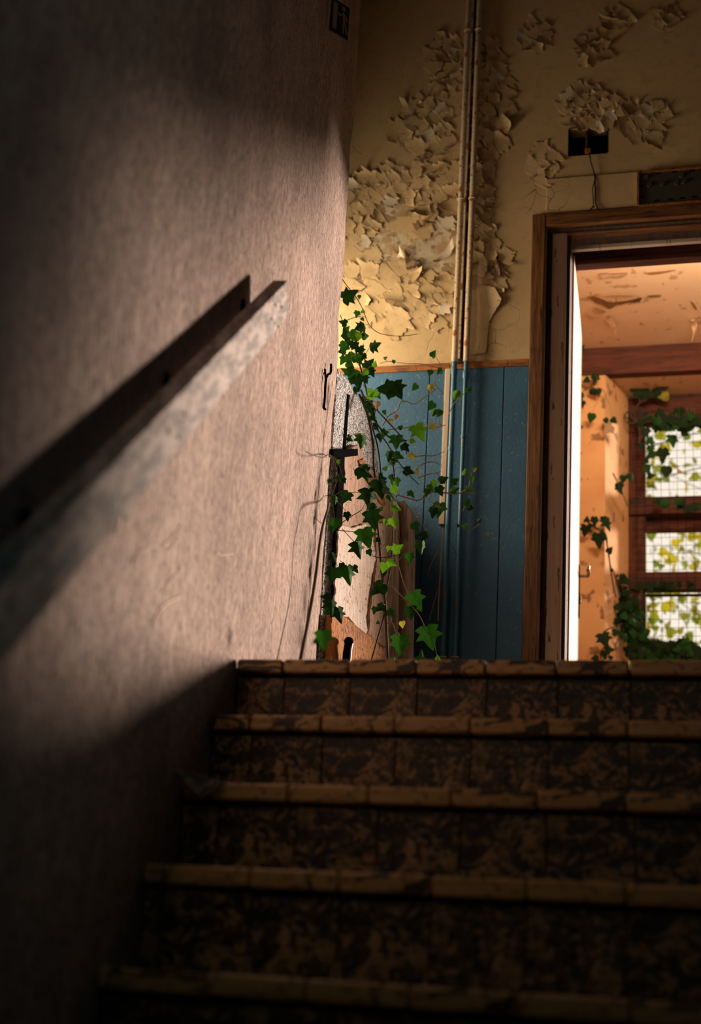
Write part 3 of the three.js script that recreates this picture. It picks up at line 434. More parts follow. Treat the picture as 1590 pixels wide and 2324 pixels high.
  part('window_board', box(x(1465), xR, y(1205), y(1172), ZG - 0.05, ZG - 0.03, 0.002, { swap: true }), M.redWood, win); part('window_bar', box(x(1465), xR, y(1351), y(1346), ZG - 0.04, ZG - 0.02, 0.002), M.darkWood, win);
  const grille = new THREE.Group(); grille.name = 'wire_grille'; win.add(grille);
  const gv = new THREE.CylinderGeometry(0.0012, 0.0012, y(940) - y(1480), 6), gh = new THREE.CylinderGeometry(0.0012, 0.0012, xR - x(1437), 6); gh.rotateZ(Math.PI / 2);
  for (let i = 0; i < 13; i++) { const o = part('wire', gv, M.iron, grille); o.position.set(x(1446) + i * 0.0445, (y(940) + y(1480)) / 2, ZG + 0.05); }
  for (let i = 0; i < 29; i++) { const o = part('wire', gh, M.iron, grille); o.position.set((x(1437) + xR) / 2, y(1480) + 0.03 + i * 0.0465, ZG + 0.054); }
  // unseen lamp added over the doorway to brighten the room beyond
  const lamp = thing('added_wall_lamp', 'unseen warm lamp added over the doorway to brighten the room beyond', 'lamp', [0.98, 2.60, -2.752]);
  M.addedLampGlow = mat('added_lamp_glass', { color: lin(0.8, 0.7, 0.5), emissive: lin(1.5, 1.0, 0.6), roughness: 0.5 });
  part('added_lamp_housing', box(-0.45, 0.45, -0.09, 0.09, -0.05, 0, 0.01), M.iron, lamp); part('added_lamp_glass', box(-0.43, 0.43, -0.075, 0.075, -0.06, -0.05, 0.003), M.addedLampGlow, lamp);
  const ll = new THREE.RectAreaLight(new THREE.Color().setRGB(1, 0.76, 0.52), 66, 0.84, 0.14); ll.name = 'added_lamp_light'; ll.position.set(0, 0, -0.064); lamp.add(ll);
  part('ground', plainBox(-14, 14, -0.7, -0.5, -26, -4.9), M.soil).userData.kind = 'structure';
}

// ---------------------------------------------------------------- handrail
{
  const t = thing('handrail', 'weathered wooden board handrail running up the rough left wall', 'handrail');
  const gO = 0.082, gI = 0.046, A = onWall(652, 637, gO), B0 = onWall(0, 1322, gO), D = A.clone().sub(B0).normalize(), len = A.distanceTo(B0) + 0.75;
  const S = A.clone(), ax = D.clone(), nrm = WN.clone(), up = nrm.clone().cross(ax).normalize(); if (up.y < 0) up.negate();
  // local frame: x along the rail (up the stairs), y across the board, z out of the wall
  const bas = new THREE.Matrix4().makeBasis(ax, up, nrm), w = 0.082, th = gO - gI;
  // the upper end is cut plumb
  const ct = 0.082 * (ax.y / Math.hypot(ax.x, ax.z)) * 0.72;
  const sh = new THREE.Shape([V2(-len, -w), V2(-ct * -1 - 0.008, -w), V2(0, -w * 0.86), V2(0, 0), V2(-len, 0)]);
  sh.curves.length = 0; sh.setFromPoints([V2(-len, -w), V2(ct * -0.55, -w), V2(ct * -0.40, -w + 0.006), V2(0, 0), V2(-len, 0)]);
  const g = new THREE.ExtrudeGeometry(sh, { depth: th - 0.004, bevelEnabled: true, bevelSize: 0.002, bevelThickness: 0.002, bevelSegments: 2 }); g.translate(0, -0.002, -th + 0.002);
  const uvg = uvBox(g, 0, 0, true); uvg.applyMatrix4(bas); uvg.translate(S.x, S.y, S.z); part('rail_board', uvg, M.railWood, t);
  const at = (l, y, z) => S.clone().addScaledVector(ax, l).addScaledVector(up, y).addScaledVector(nrm, z);
  const hole = (u, v) => { const p = onWall(u, v, gO + 0.0005), c = new THREE.CylinderGeometry(0.0036, 0.0036, 0.003, 10); c.rotateX(Math.PI / 2); const o = part('screw', c, M.iron, t); o.quaternion.setFromRotationMatrix(bas); o.position.copy(p); };
  [[624, 693], [638, 697], [615, 723], [630, 741], [417, 938], [382, 978], [404, 992], [18, 1371]].forEach(([u, v]) => hole(u, v));
  for (const l of [-0.16, -0.95, -1.75]) {
    const p = part('bracket', merge([tube([at(l, -w * 0.5, -gO + 0.001), at(l, -w * 0.55, -gO + 0.02), at(l, -w * 0.5, -th + 0.004)], 0.008, 6, 8)]), M.iron, t);
    const pl = new THREE.CylinderGeometry(0.022, 0.022, 0.004, 16); pl.rotateX(Math.PI / 2); const o = part('bracket_plate', pl, M.iron, p); o.quaternion.setFromRotationMatrix(bas); o.position.copy(at(l, -w * 0.5, -gO + 0.003));
  }
}
// ---------------------------------------------------------------- pipes on the back wall
{
  const zP = ZB + 0.050;
  const pipe = (uT, uB, r, rLow, label, cols) => {
    const a = onZ(uT, 0, zP), b = onZ(uB, 838, zP), x = (a.x + b.x) / 2, yb = 1.835;
    const t = thing('water_pipe', label, 'pipe', [x, 0, zP], 'pipes up the back wall');
    const up = part('pipe_upper', new THREE.CylinderGeometry(r, r, TOP - yb, 20).translate(0, (TOP + yb) / 2, 0), M.pipeCream, t, 'cream painted upper length');
    const uvs = up.geometry.attributes.uv; for (let i = 0; i < uvs.count; i++) uvs.setXY(i, uvs.getX(i) * 0.09, uvs.getY(i) * (TOP - yb) + x);
    const lo = part('pipe_lower', new THREE.CylinderGeometry(rLow, rLow, yb, 20).translate(0, yb / 2, 0), M.pipeBlue, t, 'blue painted lower length'); const ul = lo.geometry.attributes.uv; for (let i = 0; i < ul.count; i++) ul.setXY(i, ul.getX(i) * 0.09, ul.getY(i) * yb + x);
    for (const [v, k, h] of cols) { const y = onZ(1040, v, zP).y; part('collar', new THREE.LatheGeometry([V2(rLow, -h), V2(rLow * k, -h * 0.7), V2(rLow * k * 1.02, h * 0.6), V2(rLow * 1.05, h)], 20).translate(0, y, 0), M.pipeBlue, t); }
    for (const y of [0.55, 2.62, 3.5]) part('pipe_clip', merge([new THREE.TorusGeometry(r + 0.002, 0.003, 6, 20).rotateX(Math.PI / 2).translate(0, y, 0), plainBox(-0.004, 0.004, y - 0.006, y + 0.006, -0.034, -r)]), M.pipeCream, t);
  };
  pipe(1065.5, 1029, 0.0135, 0.0118, 'left one of the two rusty cream pipes, blue below the dado', [[842, 1.2, 0.018], [1018, 1.14, 0.010]]);
  pipe(1087, 1058, 0.0130, 0.0092, 'right one of the two rusty cream pipes, blue below the dado', [[852, 1.42, 0.020], [992, 1.25, 0.008]]);
  const c0 = onZ(1046, 700, ZB + 0.02), t = thing('cable_duct', 'thin cream cable duct running up between the two pipes', 'duct', [c0.x, 0, ZB]);
  part('duct_channel', box(-0.010, 0.004, 1.85, TOP, 0.001, 0.022, 0.002), M.pipeCream, t); part('duct_back', box(-0.012, 0.012, 1.85, TOP, 0.0, 0.006, 0.001), M.darkWood, t); part('duct_cap', box(-0.012, 0.016, 1.838, 1.862, 0.001, 0.026, 0.002), M.rustIron, t);
  const s0 = onZ(1016, 842, ZB + 0.022), s1 = onZ(1003, 1190, ZB + 0.022), b = thing('wood_batten', 'cream painted batten fixed on the blue dado left of the pipes', 'batten', [(s0.x + s1.x) / 2, 0, ZB]);
  part('batten_strip', box(-0.0105, 0.0105, s1.y, 1.818, 0.013, 0.026, 0.002), M.batten, b); part('batten_edge', box(-0.0145, -0.0108, s1.y, 1.818, 0.013, 0.020, 0.001), M.whiteWood, b);
}
// ---------------------------------------------------------------- sign, hook, junction box, steel plate, wires
{
  const A = onWall(748, 66, 0.012), B = onY(789, 92, A.y), d = B.clone().sub(A); d.y = 0; const w = d.length(), h = 0.125, t = thing('exit_sign', 'dark pictogram plate with a running figure high on the left wall', 'sign', A.toArray());
  t.rotation.y = Math.atan2(-d.z, d.x);
  M.signDark = mat('dark_sign_plate', { color: lin(0.016, 0.028, 0.032), roughness: 0.45 }); M.signPale = mat('pale_sign_print', { color: lin(0.40, 0.30, 0.22), roughness: 0.6 });
  part('sign_plate', box(0, w, 0, h, -0.006, 0, 0.002), M.signDark, t);
  const fl = (pts) => { const g = new THREE.ExtrudeGeometry(new THREE.Shape(pts.map(([x, y]) => V2(x * w, y * h))), { depth: 0.0012, bevelEnabled: false }); g.translate(0, 0, 0.0002); return strip(g.toNonIndexed()); };
  part('pictogram_door', fl([[0.10, 0.10], [0.32, 0.10], [0.32, 0.90], [0.10, 0.90]]), M.signPale, t);
  const head = new THREE.CircleGeometry(0.07 * h, 14).translate(0.66 * w, 0.84 * h, 0.0014);
  part('pictogram_figure', merge([head, fl([[0.62, 0.74], [0.72, 0.73], [0.80, 0.5], [0.74, 0.44], [0.64, 0.5]]), fl([[0.64, 0.72], [0.64, 0.66], [0.48, 0.56], [0.34, 0.62], [0.36, 0.66], [0.48, 0.61]]), fl([[0.72, 0.72], [0.86, 0.62], [0.92, 0.50], [0.86, 0.50], [0.80, 0.59], [0.72, 0.65]]), fl([[0.66, 0.50], [0.74, 0.48], [0.72, 0.30], [0.76, 0.12], [0.70, 0.11], [0.64, 0.30]]), fl([[0.72, 0.48], [0.80, 0.46], [0.88, 0.28], [0.94, 0.15], [0.88, 0.13], [0.80, 0.26]])]), M.signPale, t);
}
{
  const P = (u, v, g) => onWall(u, v, g), t = thing('iron_hook', 'thin rusty iron hook on the left wall near its end', 'hook');
  part('hook_shank', tube([P(740, 858, 0.012), P(738, 875, 0.012), P(737, 900, 0.010), P(735, 922, 0.006), P(738, 929, 0.003)], 0.0042, 16, 7), M.iron, t);
  part('hook_fork', merge([tube([P(739, 860, 0.012), P(744, 850, 0.016), P(750, 846, 0.02), P(751, 835, 0.02), P(751, 827, 0.018)], 0.0042, 12, 7), tube([P(739, 862, 0.012), P(738, 850, 0.012), P(737, 838, 0.008)], 0.0036, 8, 7)]), M.iron, t);
  const s = thing('plaster_dab', 'small white dab of filler beside the iron hook', 'filler'); const g = new THREE.SphereGeometry(1, 14, 10); g.scale(0.004, 0.032, 0.004); const o = part('dab', g, M.whiteWood, s); o.position.copy(P(754, 866, 0.0005));
}
{
  const a = onZ(1291, 293, ZB), b = onZ(1377, 346, ZB), t = thing('junction_box', 'open dark electrical box set in the peeling wall', 'junction box', [0, 0, ZB]);
  part('box_back', plainBox(a.x, b.x, b.y, a.y, -0.085, -0.075), M.iron, t);
  part('box_sides', merge([plainBox(a.x - 0.004, a.x, b.y, a.y, -0.08, 0.001), plainBox(b.x, b.x + 0.004, b.y, a.y, -0.08, 0.001), plainBox(a.x, b.x, b.y - 0.004, b.y, -0.08, 0.001), plainBox(a.x, b.x, a.y, a.y + 0.004, -0.08, 0.001)]), M.iron, t);
  const m = onZ(1330, 320, ZB); part('divider', box(m.x - 0.006, m.x + 0.006, b.y, a.y, -0.07, -0.002, 0.002), M.rustIron, t); part('terminal', box(m.x - 0.006, m.x + 0.02, b.y + 0.002, b.y + 0.03, -0.05, 0.004, 0.003), M.trimWood, t);
  const w = thing('loose_wire', 'pair of thin dark wires dangling from the electrical box', 'wire'), p = (u, v, z) => onZ(u, v, ZB + z);
  part('wire_strand', tube([p(1335, 346, -0.03), p(1337, 350, 0.012), p(1341, 370, 0.014), p(1348, 395, 0.012), p(1350, 430, 0.016), p(1351, 460, 0.016), p(1358, 478, 0.02)], 0.0026, 30, 6), M.iron, w);
  part('wire_strand', tube([p(1349, 408, 0.016), p(1344, 430, 0.016), p(1346, 456, 0.016), p(1344, 470, 0.02), p(1335, 478, 0.022)], 0.0022, 24, 6), M.iron, w); part('wire_strand', tube([p(1349, 467, 0.016), p(1342, 473, 0.02), p(1334, 478, 0.024)], 0.0018, 10, 6), M.rustIron, w);
}
{
  const a = onZ(1447, 393, ZB + 0.02), b = onZ(1447, 467, ZB + 0.02), x0 = a.x, x1 = x0 + 0.62, t = thing('steel_plate', 'punched dark steel mounting plate above the doorway', 'metal plate', [0, 0, ZB]);
  M.dullSteel = mat('dull_painted_steel', { color: lin(0.10, 0.10, 0.075), roughness: 0.45, metalness: 0.5 });
  part('plate', box(x0, x1, b.y, a.y, 0.002, 0.018, 0.003), M.dullSteel, t); part('plate_rim', merge([plainBox(x0 - 0.004, x0 + 0.004, b.y - 0.002, a.y + 0.004, 0.002, 0.030), plainBox(x0, x1, b.y - 0.006, b.y + 0.002, 0.002, 0.026), plainBox(x0, x1, a.y - 0.002, a.y + 0.006, 0.002, 0.026)]), M.trimWood, t, 'rim of the plate coloured orange for the light on its edge');  // rim given an orange tone for the light along its edge
  for (const [u, v] of [[1473, 420], [1503, 418], [1535, 415], [1551, 413], [1466, 402], [1546, 398]]) { const p = onZ(u, v, ZB + 0.02), g = new THREE.CylinderGeometry(0.010, 0.011, 0.010, 16); g.rotateX(Math.PI / 2); const o = part('knob', g, M.dullSteel, t); o.position.set(p.x, p.y, 0.022); }
  for (const [u, v] of [[1454, 423], [1454, 447], [1490, 455], [1520, 452], [1548, 449], [1575, 446], [1492, 393], [1530, 389], [1570, 386]]) { const p = onZ(u, v, ZB + 0.02); part('slot', plainBox(p.x - 0.011, p.x + 0.011, p.y - 0.004, p.y + 0.004, 0.012, 0.0188), M.iron, t); }
}
// ---------------------------------------------------------------- broken layered pier continuing the wall's end
const QN = V3(0.972, 0, 0.235).normalize(), QC = QN.dot(V3(-0.268, 0, -1.552));
const onQ = (u, v, g = 0) => onPlane(u, v, QN, QC + g);
{
  const t = thing('broken_pier', 'broken plaster pier in grey, tan and orange layers beside the ivy', 'pier');
  const tx = V3(-QN.z, 0, QN.x).multiplyScalar(-1);                    // along the pier, away from the viewer
  const O = V3(-0.268, 0, -1.552), bas = new THREE.Matrix4().makeBasis(tx.clone(), V3(0, 1, 0), tx.clone().cross(V3(0, 1, 0)));
  const nn = tx.clone().cross(V3(0, 1, 0)), sgn = Math.sign(nn.dot(QN));
  const loc = (u, v, g) => { const p = onQ(u, v, g).sub(O); return V2(p.dot(tx), p.y); };
  const slab = (name, pts, g0, g1, m, step, amp, label) => {
    const P = ccw(jag(pts, step, amp).map(([u, v]) => loc(u, v, g1))), g = new THREE.ExtrudeGeometry(new THREE.Shape(P), { depth: g1 - g0, bevelEnabled: true, bevelSize: 0.002, bevelThickness: 0.002, bevelSegments: 1 });
    g.translate(0, 0, sgn > 0 ? g0 : -g1); const u = uvBox(g); u.applyMatrix4(bas); u.translate(O.x, 0, O.z); part(name, u, m, t, label);
  };
  slab('grey_render', [[765, 838], [777, 852], [792, 868], [799, 884], [803, 893], [812, 902], [822, 920], [833, 945], [842, 975], [850, 1010], [855, 1050], [858, 1075], [880, 1560], [719, 1560]], -0.10, 0.0, M.granite, 14, 3);
  slab('tan_coat', [[783, 1032], [800, 1020], [812, 1012], [822, 1030], [836, 1060], [850, 1085], [866, 1120], [873, 1180], [885, 1560], [757, 1560], [765, 1300], [774, 1150]], 0.002, 0.018, M.tan, 10, 4);
  slab('pale_coat', [[768, 1200], [776, 1194], [790, 1199], [804, 1198], [826, 1190], [846, 1200], [850, 1270], [838, 1330], [828, 1400], [832, 1440], [815, 1430], [790, 1400], [757, 1392], [762, 1300]], 0.0195, 0.028, M.pale, 9, 3);
  slab('tan_coat', [[852, 1190], [872, 1185], [876, 1300], [881, 1420], [882, 1470], [868, 1466], [851, 1452], [836, 1440], [843, 1360], [853, 1280]], 0.0195, 0.026, M.tan, 9, 3);
  slab('orange_coat', [[752, 1396], [778, 1398], [800, 1415], [826, 1436], [850, 1452], [868, 1478], [878, 1560], [748, 1560]], 0.0195, 0.040, M.orange, 8, 3, 'orange clay undercoat at the foot');
  slab('orange_coat', [[814, 1046], [824, 1042], [838, 1072], [852, 1088], [868, 1122], [874, 1148], [860, 1140], [846, 1112], [832, 1090], [820, 1070]], 0.0, 0.022, M.orange, 7, 4);
  slab('grey_strip', [[756, 1040], [762, 1040], [752, 1250], [745, 1560], [719, 1560], [733, 1300], [748, 1100]], 0.001, 0.006, M.granite, 30, 1);
  // iron strap with its latch, and the peg at the foot
  const q = (u, v, g) => onQ(u, v, g);
  slab('iron_strap', [[789, 896], [793, 897], [788, 960], [783, 1024], [778, 1024], [783, 960]], 0.0005, 0.003, M.iron, 40, 0.5, 'black iron strap');
  slab('iron_strap', [[771, 1036], [781, 1036], [777, 1150], [771, 1300], [764, 1400], [752, 1400], [757, 1280], [763, 1150]], 0.0195, 0.023, M.iron, 40, 0.5, 'black iron strap');
  slab('iron_latch', [[755, 1021], [811, 1020], [811, 1033], [780, 1037], [756, 1037]], 0.023, 0.032, M.iron, 40, 0.5);
  part('iron_peg', merge([tube([q(783, 1520, 0.06), q(786, 1480, 0.065), q(790, 1458, 0.07)], 0.0125, 8, 12), new THREE.SphereGeometry(0.0165, 16, 12).translate(...q(791, 1456, 0.07).toArray())]), M.iron, t); part('peg_highlight', tube([q(794, 1500, 0.075), q(796, 1475, 0.08), q(799, 1460, 0.082)], 0.0035, 8, 6), M.pegGlint, t);  // pale tube along the peg stands in for its highlight
  // wooden boards at the back of the pier, facing the stairs
  const bd = thing('wooden_board', 'grey brown upright board standing behind the layered pier', 'board'), bz = -2.14;
  const B = (u, v) => { const p = onZ(u, v, bz); return V2(p.x, p.y); };
  const plank = (pts, z0, z1) => { const g = new THREE.ExtrudeGeometry(new THREE.Shape(ccw(jag(pts, 30, 1.5).map(([u, v]) => B(u, v)))), { depth: z1 - z0, bevelEnabled: true, bevelSize: 0.002, bevelThickness: 0.002, bevelSegments: 1 }); g.translate(0, 0, z0); part('plank', uvBox(g), M.board, bd); };
  plank([[866, 1122], [886, 1124], [900, 1138], [906, 1200], [901, 1640], [872, 1640]], bz - 0.03, bz); plank([[903, 1136], [914, 1134], [932, 1160], [936, 1240], [927, 1640], [903, 1640]], bz - 0.045, bz - 0.012);
  part('light_block_plank', box(-0.29, -0.262, 0.0, 1.24, -2.482, -2.20, 0.002), M.board, bd);  // hidden plank added to keep the side light off the lower dado
  plank([[838, 1085], [866, 1118], [872, 1640], [850, 1640]], bz - 0.06, bz - 0.034);
}

// ---------------------------------------------------------------- ivy
const leafTex = tex(128, 128, (u, v) => { // pale veins from the stalk, u across (-0.6..0.6), v along (-0.12..1.04)
  const x = (u - 0.5) * 1.2, y = v * 1.16 - 0.12; let d = Math.abs(x) / (0.5 + y); for (const [ax, ay] of [[0.55, 0.42], [0.48, 0.04]]) { const k = clamp((Math.abs(x) * ax + y * ay) / (ax * ax + ay * ay)); d = Math.min(d, Math.hypot(Math.abs(x) - ax * k, y - ay * k) * 2); }
  const k = 1 - smooth(0.012, 0.05, d), n = fbm(u, v, 9, 9, 3); const b = 0.78 + 0.3 * n; return mixc([b * 0.9, b, b * 0.9], [1, 1, 0.75], k * 0.55);
}, true, 1);
const OUT = [
  [[0.0, 0.02], [0.07, -0.06], [0.20, -0.10], [0.34, -0.05], [0.50, 0.02], [0.42, 0.14], [0.35, 0.22], [0.45, 0.32], [0.58, 0.44], [0.42, 0.48], [0.29, 0.50], [0.22, 0.62], [0.14, 0.80], [0.0, 1.02]],
  [[0.0, 0.03], [0.10, -0.05], [0.24, -0.08], [0.36, 0.02], [0.42, 0.12], [0.40, 0.22], [0.52, 0.36], [0.40, 0.44], [0.26, 0.50], [0.20, 0.66], [0.11, 0.84], [0.0, 1.0]],
  [[0.0, 0.05], [0.09, -0.03], [0.22, -0.06], [0.36, 0.02], [0.44, 0.16], [0.44, 0.30], [0.40, 0.42], [0.30, 0.56], [0.18, 0.74], [0.08, 0.90], [0.0, 1.0]],
];
function leafGeo(k, fold, droop, twist) {
  const h = OUT[k], P = [...h.map(([x, y]) => [x, y]), ...h.slice(1, -1).reverse().map(([x, y]) => [-x * (1 + 0.12 * (vnoise(k + 5, y * 9 + twist * 7) - 0.5)), y])], n = P.length, pos = [], uv = [], idx = [], cy = 0.34;
  const put = (x, y) => { const z = -fold * Math.abs(x) + droop * (-(y * y)) * 0.5 + 0.10 * Math.sin(x * 7 + twist * 5) * Math.abs(x) + twist * x * y * 0.5; pos.push(x, y, z); uv.push(x / 1.2 + 0.5, (y + 0.12) / 1.16); };
  put(0, cy); for (const t of [0.5, 1]) for (const [x, y] of P) put(x * t, cy + (y - cy) * t);
  for (let i = 0; i < n; i++) { const j = (i + 1) % n; idx.push(0, 1 + i, 1 + j, 1 + i, 1 + n + i, 1 + n + j, 1 + i, 1 + n + j, 1 + j); }
  const g = new THREE.BufferGeometry(); g.setAttribute('position', new THREE.Float32BufferAttribute(pos, 3)); g.setAttribute('uv', new THREE.Float32BufferAttribute(uv, 2)); g.setIndex(idx); g.computeVertexNormals(); return g;
}
const LEAF = [0, 1, 2].map((k) => [0, 1, 2, 3].map((i) => leafGeo(k, [0.15, 0.35, 0.55, 0.25][i], [0.2, 0.35, 0.1, 0.5][i], [-0.3, 0.25, 0.1, -0.15][i])));
const leafMat = (name, r, g, b, tr) => { const m = new THREE.MeshPhysicalMaterial({ color: lin(r, g, b), map: leafTex, roughness: 0.85, specularIntensity: 0.4, transmission: tr, thickness: 0, side: THREE.DoubleSide }); m.name = name; return m; };
M.leafDeep = leafMat('deep_green_leaf', 0.013, 0.062, 0.008, 0.14); M.leafMid = leafMat('green_leaf', 0.030, 0.135, 0.010, 0.28); M.leafLight = leafMat('light_green_leaf', 0.14, 0.33, 0.015, 0.5); M.leafYellow = leafMat('yellow_leaf', 0.45, 0.37, 0.04, 0.5); M.leafDead = leafMat('dry_leaf', 0.42, 0.26, 0.17, 0.3);  // leaf greens run from deep to light, picked leaf by leaf
M.stem = mat('woody_ivy_stem', { color: lin(0.055, 0.032, 0.018), roughness: 0.9 }); M.stemPale = mat('pale_ivy_runner', { color: lin(0.30, 0.155, 0.07), roughness: 0.8 }); M.stemGreen = mat('green_leaf_stalk', { color: lin(0.16, 0.16, 0.05), roughness: 0.8 });
M.leafShaded = leafMat('shaded_dark_leaf', 0.010, 0.026, 0.006, 0.2);  // near-black copy of the leaf, shade of the far room put into its colour
const TONE = { o: 'leafShaded',  d: 'leafDeep', m: 'leafMid', l: 'leafLight', y: 'leafYellow', b: 'leafDead' };
// place(u, v, depth): depth is a z, or a function giving the point
function ivy(name, label, stems, leaves, place, group, leafLabelTone) {
  const t = thing(name, label, 'ivy', [0, 0, 0], group), pts = [];
  for (const [kind, r0, r1, line] of stems) { const P = line.map(([u, v, g]) => place(u, v, g ?? 0)); part(kind === 'p' ? 'runner' : 'stem', taperTube(P, r0, r1, Math.max(6, P.length * 4), 6), kind === 'p' ? M.stemPale : M.stem, t); const c = new THREE.CatmullRomCurve3(P, false, 'centripetal'); for (let i = 0; i <= P.length * 4; i++) pts.push(c.getPoint(i / (P.length * 4))); }
  for (const [u, v, size, ang, tone, shape, g] of leaves) {
    const p = place(u, v, (g ?? 0) + RR(0.004, 0.03)), s = size * eye.distanceTo(p) / F, a = (ang ?? -90) * Math.PI / 180 + RR(-0.15, 0.15);
    const tip = camR.clone().multiplyScalar(Math.cos(a)).addScaledVector(camU, Math.sin(a)), toEye = eye.clone().sub(p).normalize();
    const n = toEye.clone().addScaledVector(camR, RR(-0.55, 0.75)).addScaledVector(camU, RR(-0.1, 0.6)).normalize(); tip.addScaledVector(n, -tip.dot(n)).normalize();
    const m = new THREE.Matrix4().makeBasis(tip.clone().cross(n), tip, n), o = new THREE.Mesh(LEAF[shape ?? (size < 18 ? 2 : R() < 0.6 ? 0 : 1)][Math.floor(R() * 4)], M[TONE[tone ?? 'm']]);
    o.quaternion.setFromRotationMatrix(m); o.scale.setScalar(s); o.position.copy(p).addScaledVector(tip, -0.42 * s); o.name = numbered('leaf'); shade(o); t.add(o);
    let best = null, bd = 0.16; for (const q of pts) { const d = q.distanceTo(o.position); if (d < bd) { bd = d; best = q; } }
    if (best && bd > 0.006) { const mid = best.clone().lerp(o.position, 0.5); mid.y += 0.25 * bd; part('leaf_stalk', taperTube([best, mid, o.position.clone().addScaledVector(tip, 0.03 * s)], 0.0011, 0.0008, 6, 5), M.stemGreen, t); }
  }
  return t;
}
const C1 = (x, y) => [640 + x * 0.37736, 600 + y * 0.37736], C2 = (x, y) => [640 + x * 0.37736, 1050 + y * 0.37736];
const L1 = (l) => l.map(([x, y, s, ...r]) => [...C1(x, y), s * 0.40, ...r]), L2 = (l) => l.map(([x, y, s, ...r]) => [...C2(x, y), s * 0.40, ...r]);

// strand hanging down along the end of the left wall
ivy('hanging_ivy', 'long bare ivy stem hanging along the end of the rough left wall', [
  ['w', 0.0020, 0.0062, [[762, 1096, 0.07], [752, 1125, 0.07], [742, 1160, 0.065], [733, 1190, 0.06], [724, 1240, 0.06], [717, 1300, 0.055], [706, 1370, 0.05], [696, 1425, 0.05], [686, 1475, 0.05], [676, 1530, 0.05]]],
  ['w', 0.0016, 0.0022, [[694, 1025, 0.02], [706, 1031, 0.03], [728, 1038, 0.04], [753, 1041, 0.06], [757, 1055, 0.065], [766, 1075, 0.07], [763, 1096, 0.07]]],
  ['w', 0.0014, 0.0008, [[733, 1190, 0.06], [722, 1182, 0.05], [716, 1172, 0.05]]],
], [...L1([[340, 1185, 30, 60, 'l', 2, 0.16], [345, 1290, 45, -60, 'm', 1, 0.16], [375, 1300, 36, -70, 'd', 1, 0.16], [280, 1303, 38, -110, 'd', 1, 0.15]]),
  ...L2([[320, 225, 52, -100, 'm', 0, 0.17], [310, 370, 78, -90, 'm', 0, 0.17], [290, 395, 40, -130, 'd', 1, 0.16], [312, 572, 68, -60, 'd', 1, 0.16], [300, 678, 100, -105, 'd', 0, 0.17], [402, 672, 118, -85, 'm', 0, 0.18], [440, 640, 52, -60, 'd', 1, 0.17], [355, 622, 44, -80, 'd', 1, 0.17], [265, 808, 76, 180, 'd', 1, 0.16], [300, 868, 100, -100, 'd', 0, 0.17], [345, 912, 96, -80, 'd', 0, 0.17], [265, 892, 50, -140, 'd', 1, 0.16], [243, 1066, 112, -80, 'm', 0, 0.17], [200, 1078, 36, -150, 'd', 1, 0.16], [380, 205, 78, -120, 'd', 0, 0.17], [392, 322, 56, -80, 'd', 1, 0.17]])],
  (u, v, g) => (u < 752 ? onWall(u, v, g + 0.01) : onQ(u, v, g)));

// dense clump at the corner and the mass coming over the pier
const cl = (u, v, g) => onZ(u, v, -1.74 + g);
ivy('ivy_clump', 'dense clump of glossy ivy leaves at the wall corner above the pier', [
  ['w', 0.0022, 0.0010, [[770, 625, 0], [788, 650, 0], [806, 672, 0], [822, 700, 0], [838, 738, 0], [858, 755, 0], [890, 762, 0], [920, 762, 0], [948, 758, 0]]],
  ['w', 0.0018, 0.0012, [[772, 715, 0], [778, 728, 0], [800, 722, 0], [818, 718, 0]]], ['w', 0.003, 0.004, [[778, 740, 0], [800, 775, 0.02], [812, 815, 0.02], [822, 850, 0.02], [832, 890, 0.02], [842, 935, 0.02]]],
  ['w', 0.0016, 0.0012, [[824, 780, 0], [826, 805, 0], [830, 825, 0]]], ['w', 0.0012, 0.001, [[836, 792, 0], [826, 812, 0], [832, 830, 0]]], ['w', 0.0016, 0.0014, [[800, 332, -0.1], [806, 340, -0.1], [814, 346, -0.1], [822, 351, -0.1]]],
], L1([[402, 182, 100, 20, 'd', 0], [465, 196, 26, -90, 'm', 2], [450, 298, 42, -100, 'm', 1], [485, 280, 28, 80, 'l', 2], [484, 328, 26, -60, 'm', 2], [470, 378, 72, -160, 'd', 0], [368, 350, 50, 160, 'd', 1], [378, 415, 66, 120, 'd', 1, 0.03], [422, 430, 74, -60, 'm', 1, 0.04], [462, 430, 54, -100, 'l', 2, 0.05], [500, 432, 52, 0, 'm', 2, 0.04], [378, 500, 80, -100, 'm', 1, 0.05], [440, 492, 62, -40, 'd', 1, 0.03], [430, 540, 44, 20, 'l', 1, 0.05], [455, 572, 68, -50, 'm', 1, 0.06], [556, 486, 72, 20, 'd', 0], [365, 577, 58, -120, 'm', 1, 0.05], [405, 605, 54, -30, 'm', 2, 0.06], [520, 600, 74, 40, 'd', 0, 0.02], [554, 600, 38, 60, 'l', 2, 0.04], [432, 650, 78, 0, 'm', 1, 0.07], [498, 646, 48, -130, 'l', 2, 0.06], [455, 702, 84, -80, 'd', 0, 0.04], [385, 640, 62, 150, 'm', 1, 0.06], [540, 652, 54, -60, 'd', 0, 0.02], [446, 762, 54, -90, 'd', 1, 0.05], [400, 470, 60, -20, 'd', 1, 0.02], [480, 560, 60, -100, 'd', 1, 0.02], [410, 560, 60, -60, 'm', 1, 0.04], [470, 520, 58, -70, 'd', 0, 0.01], [420, 700, 60, -120, 'd', 1, 0.03], [500, 690, 54, -60, 'd', 0, 0.02], [362, 520, 54, -160, 'd', 1, 0.02], [395, 385, 40, 40, 'm', 1, 0.02]]), cl);

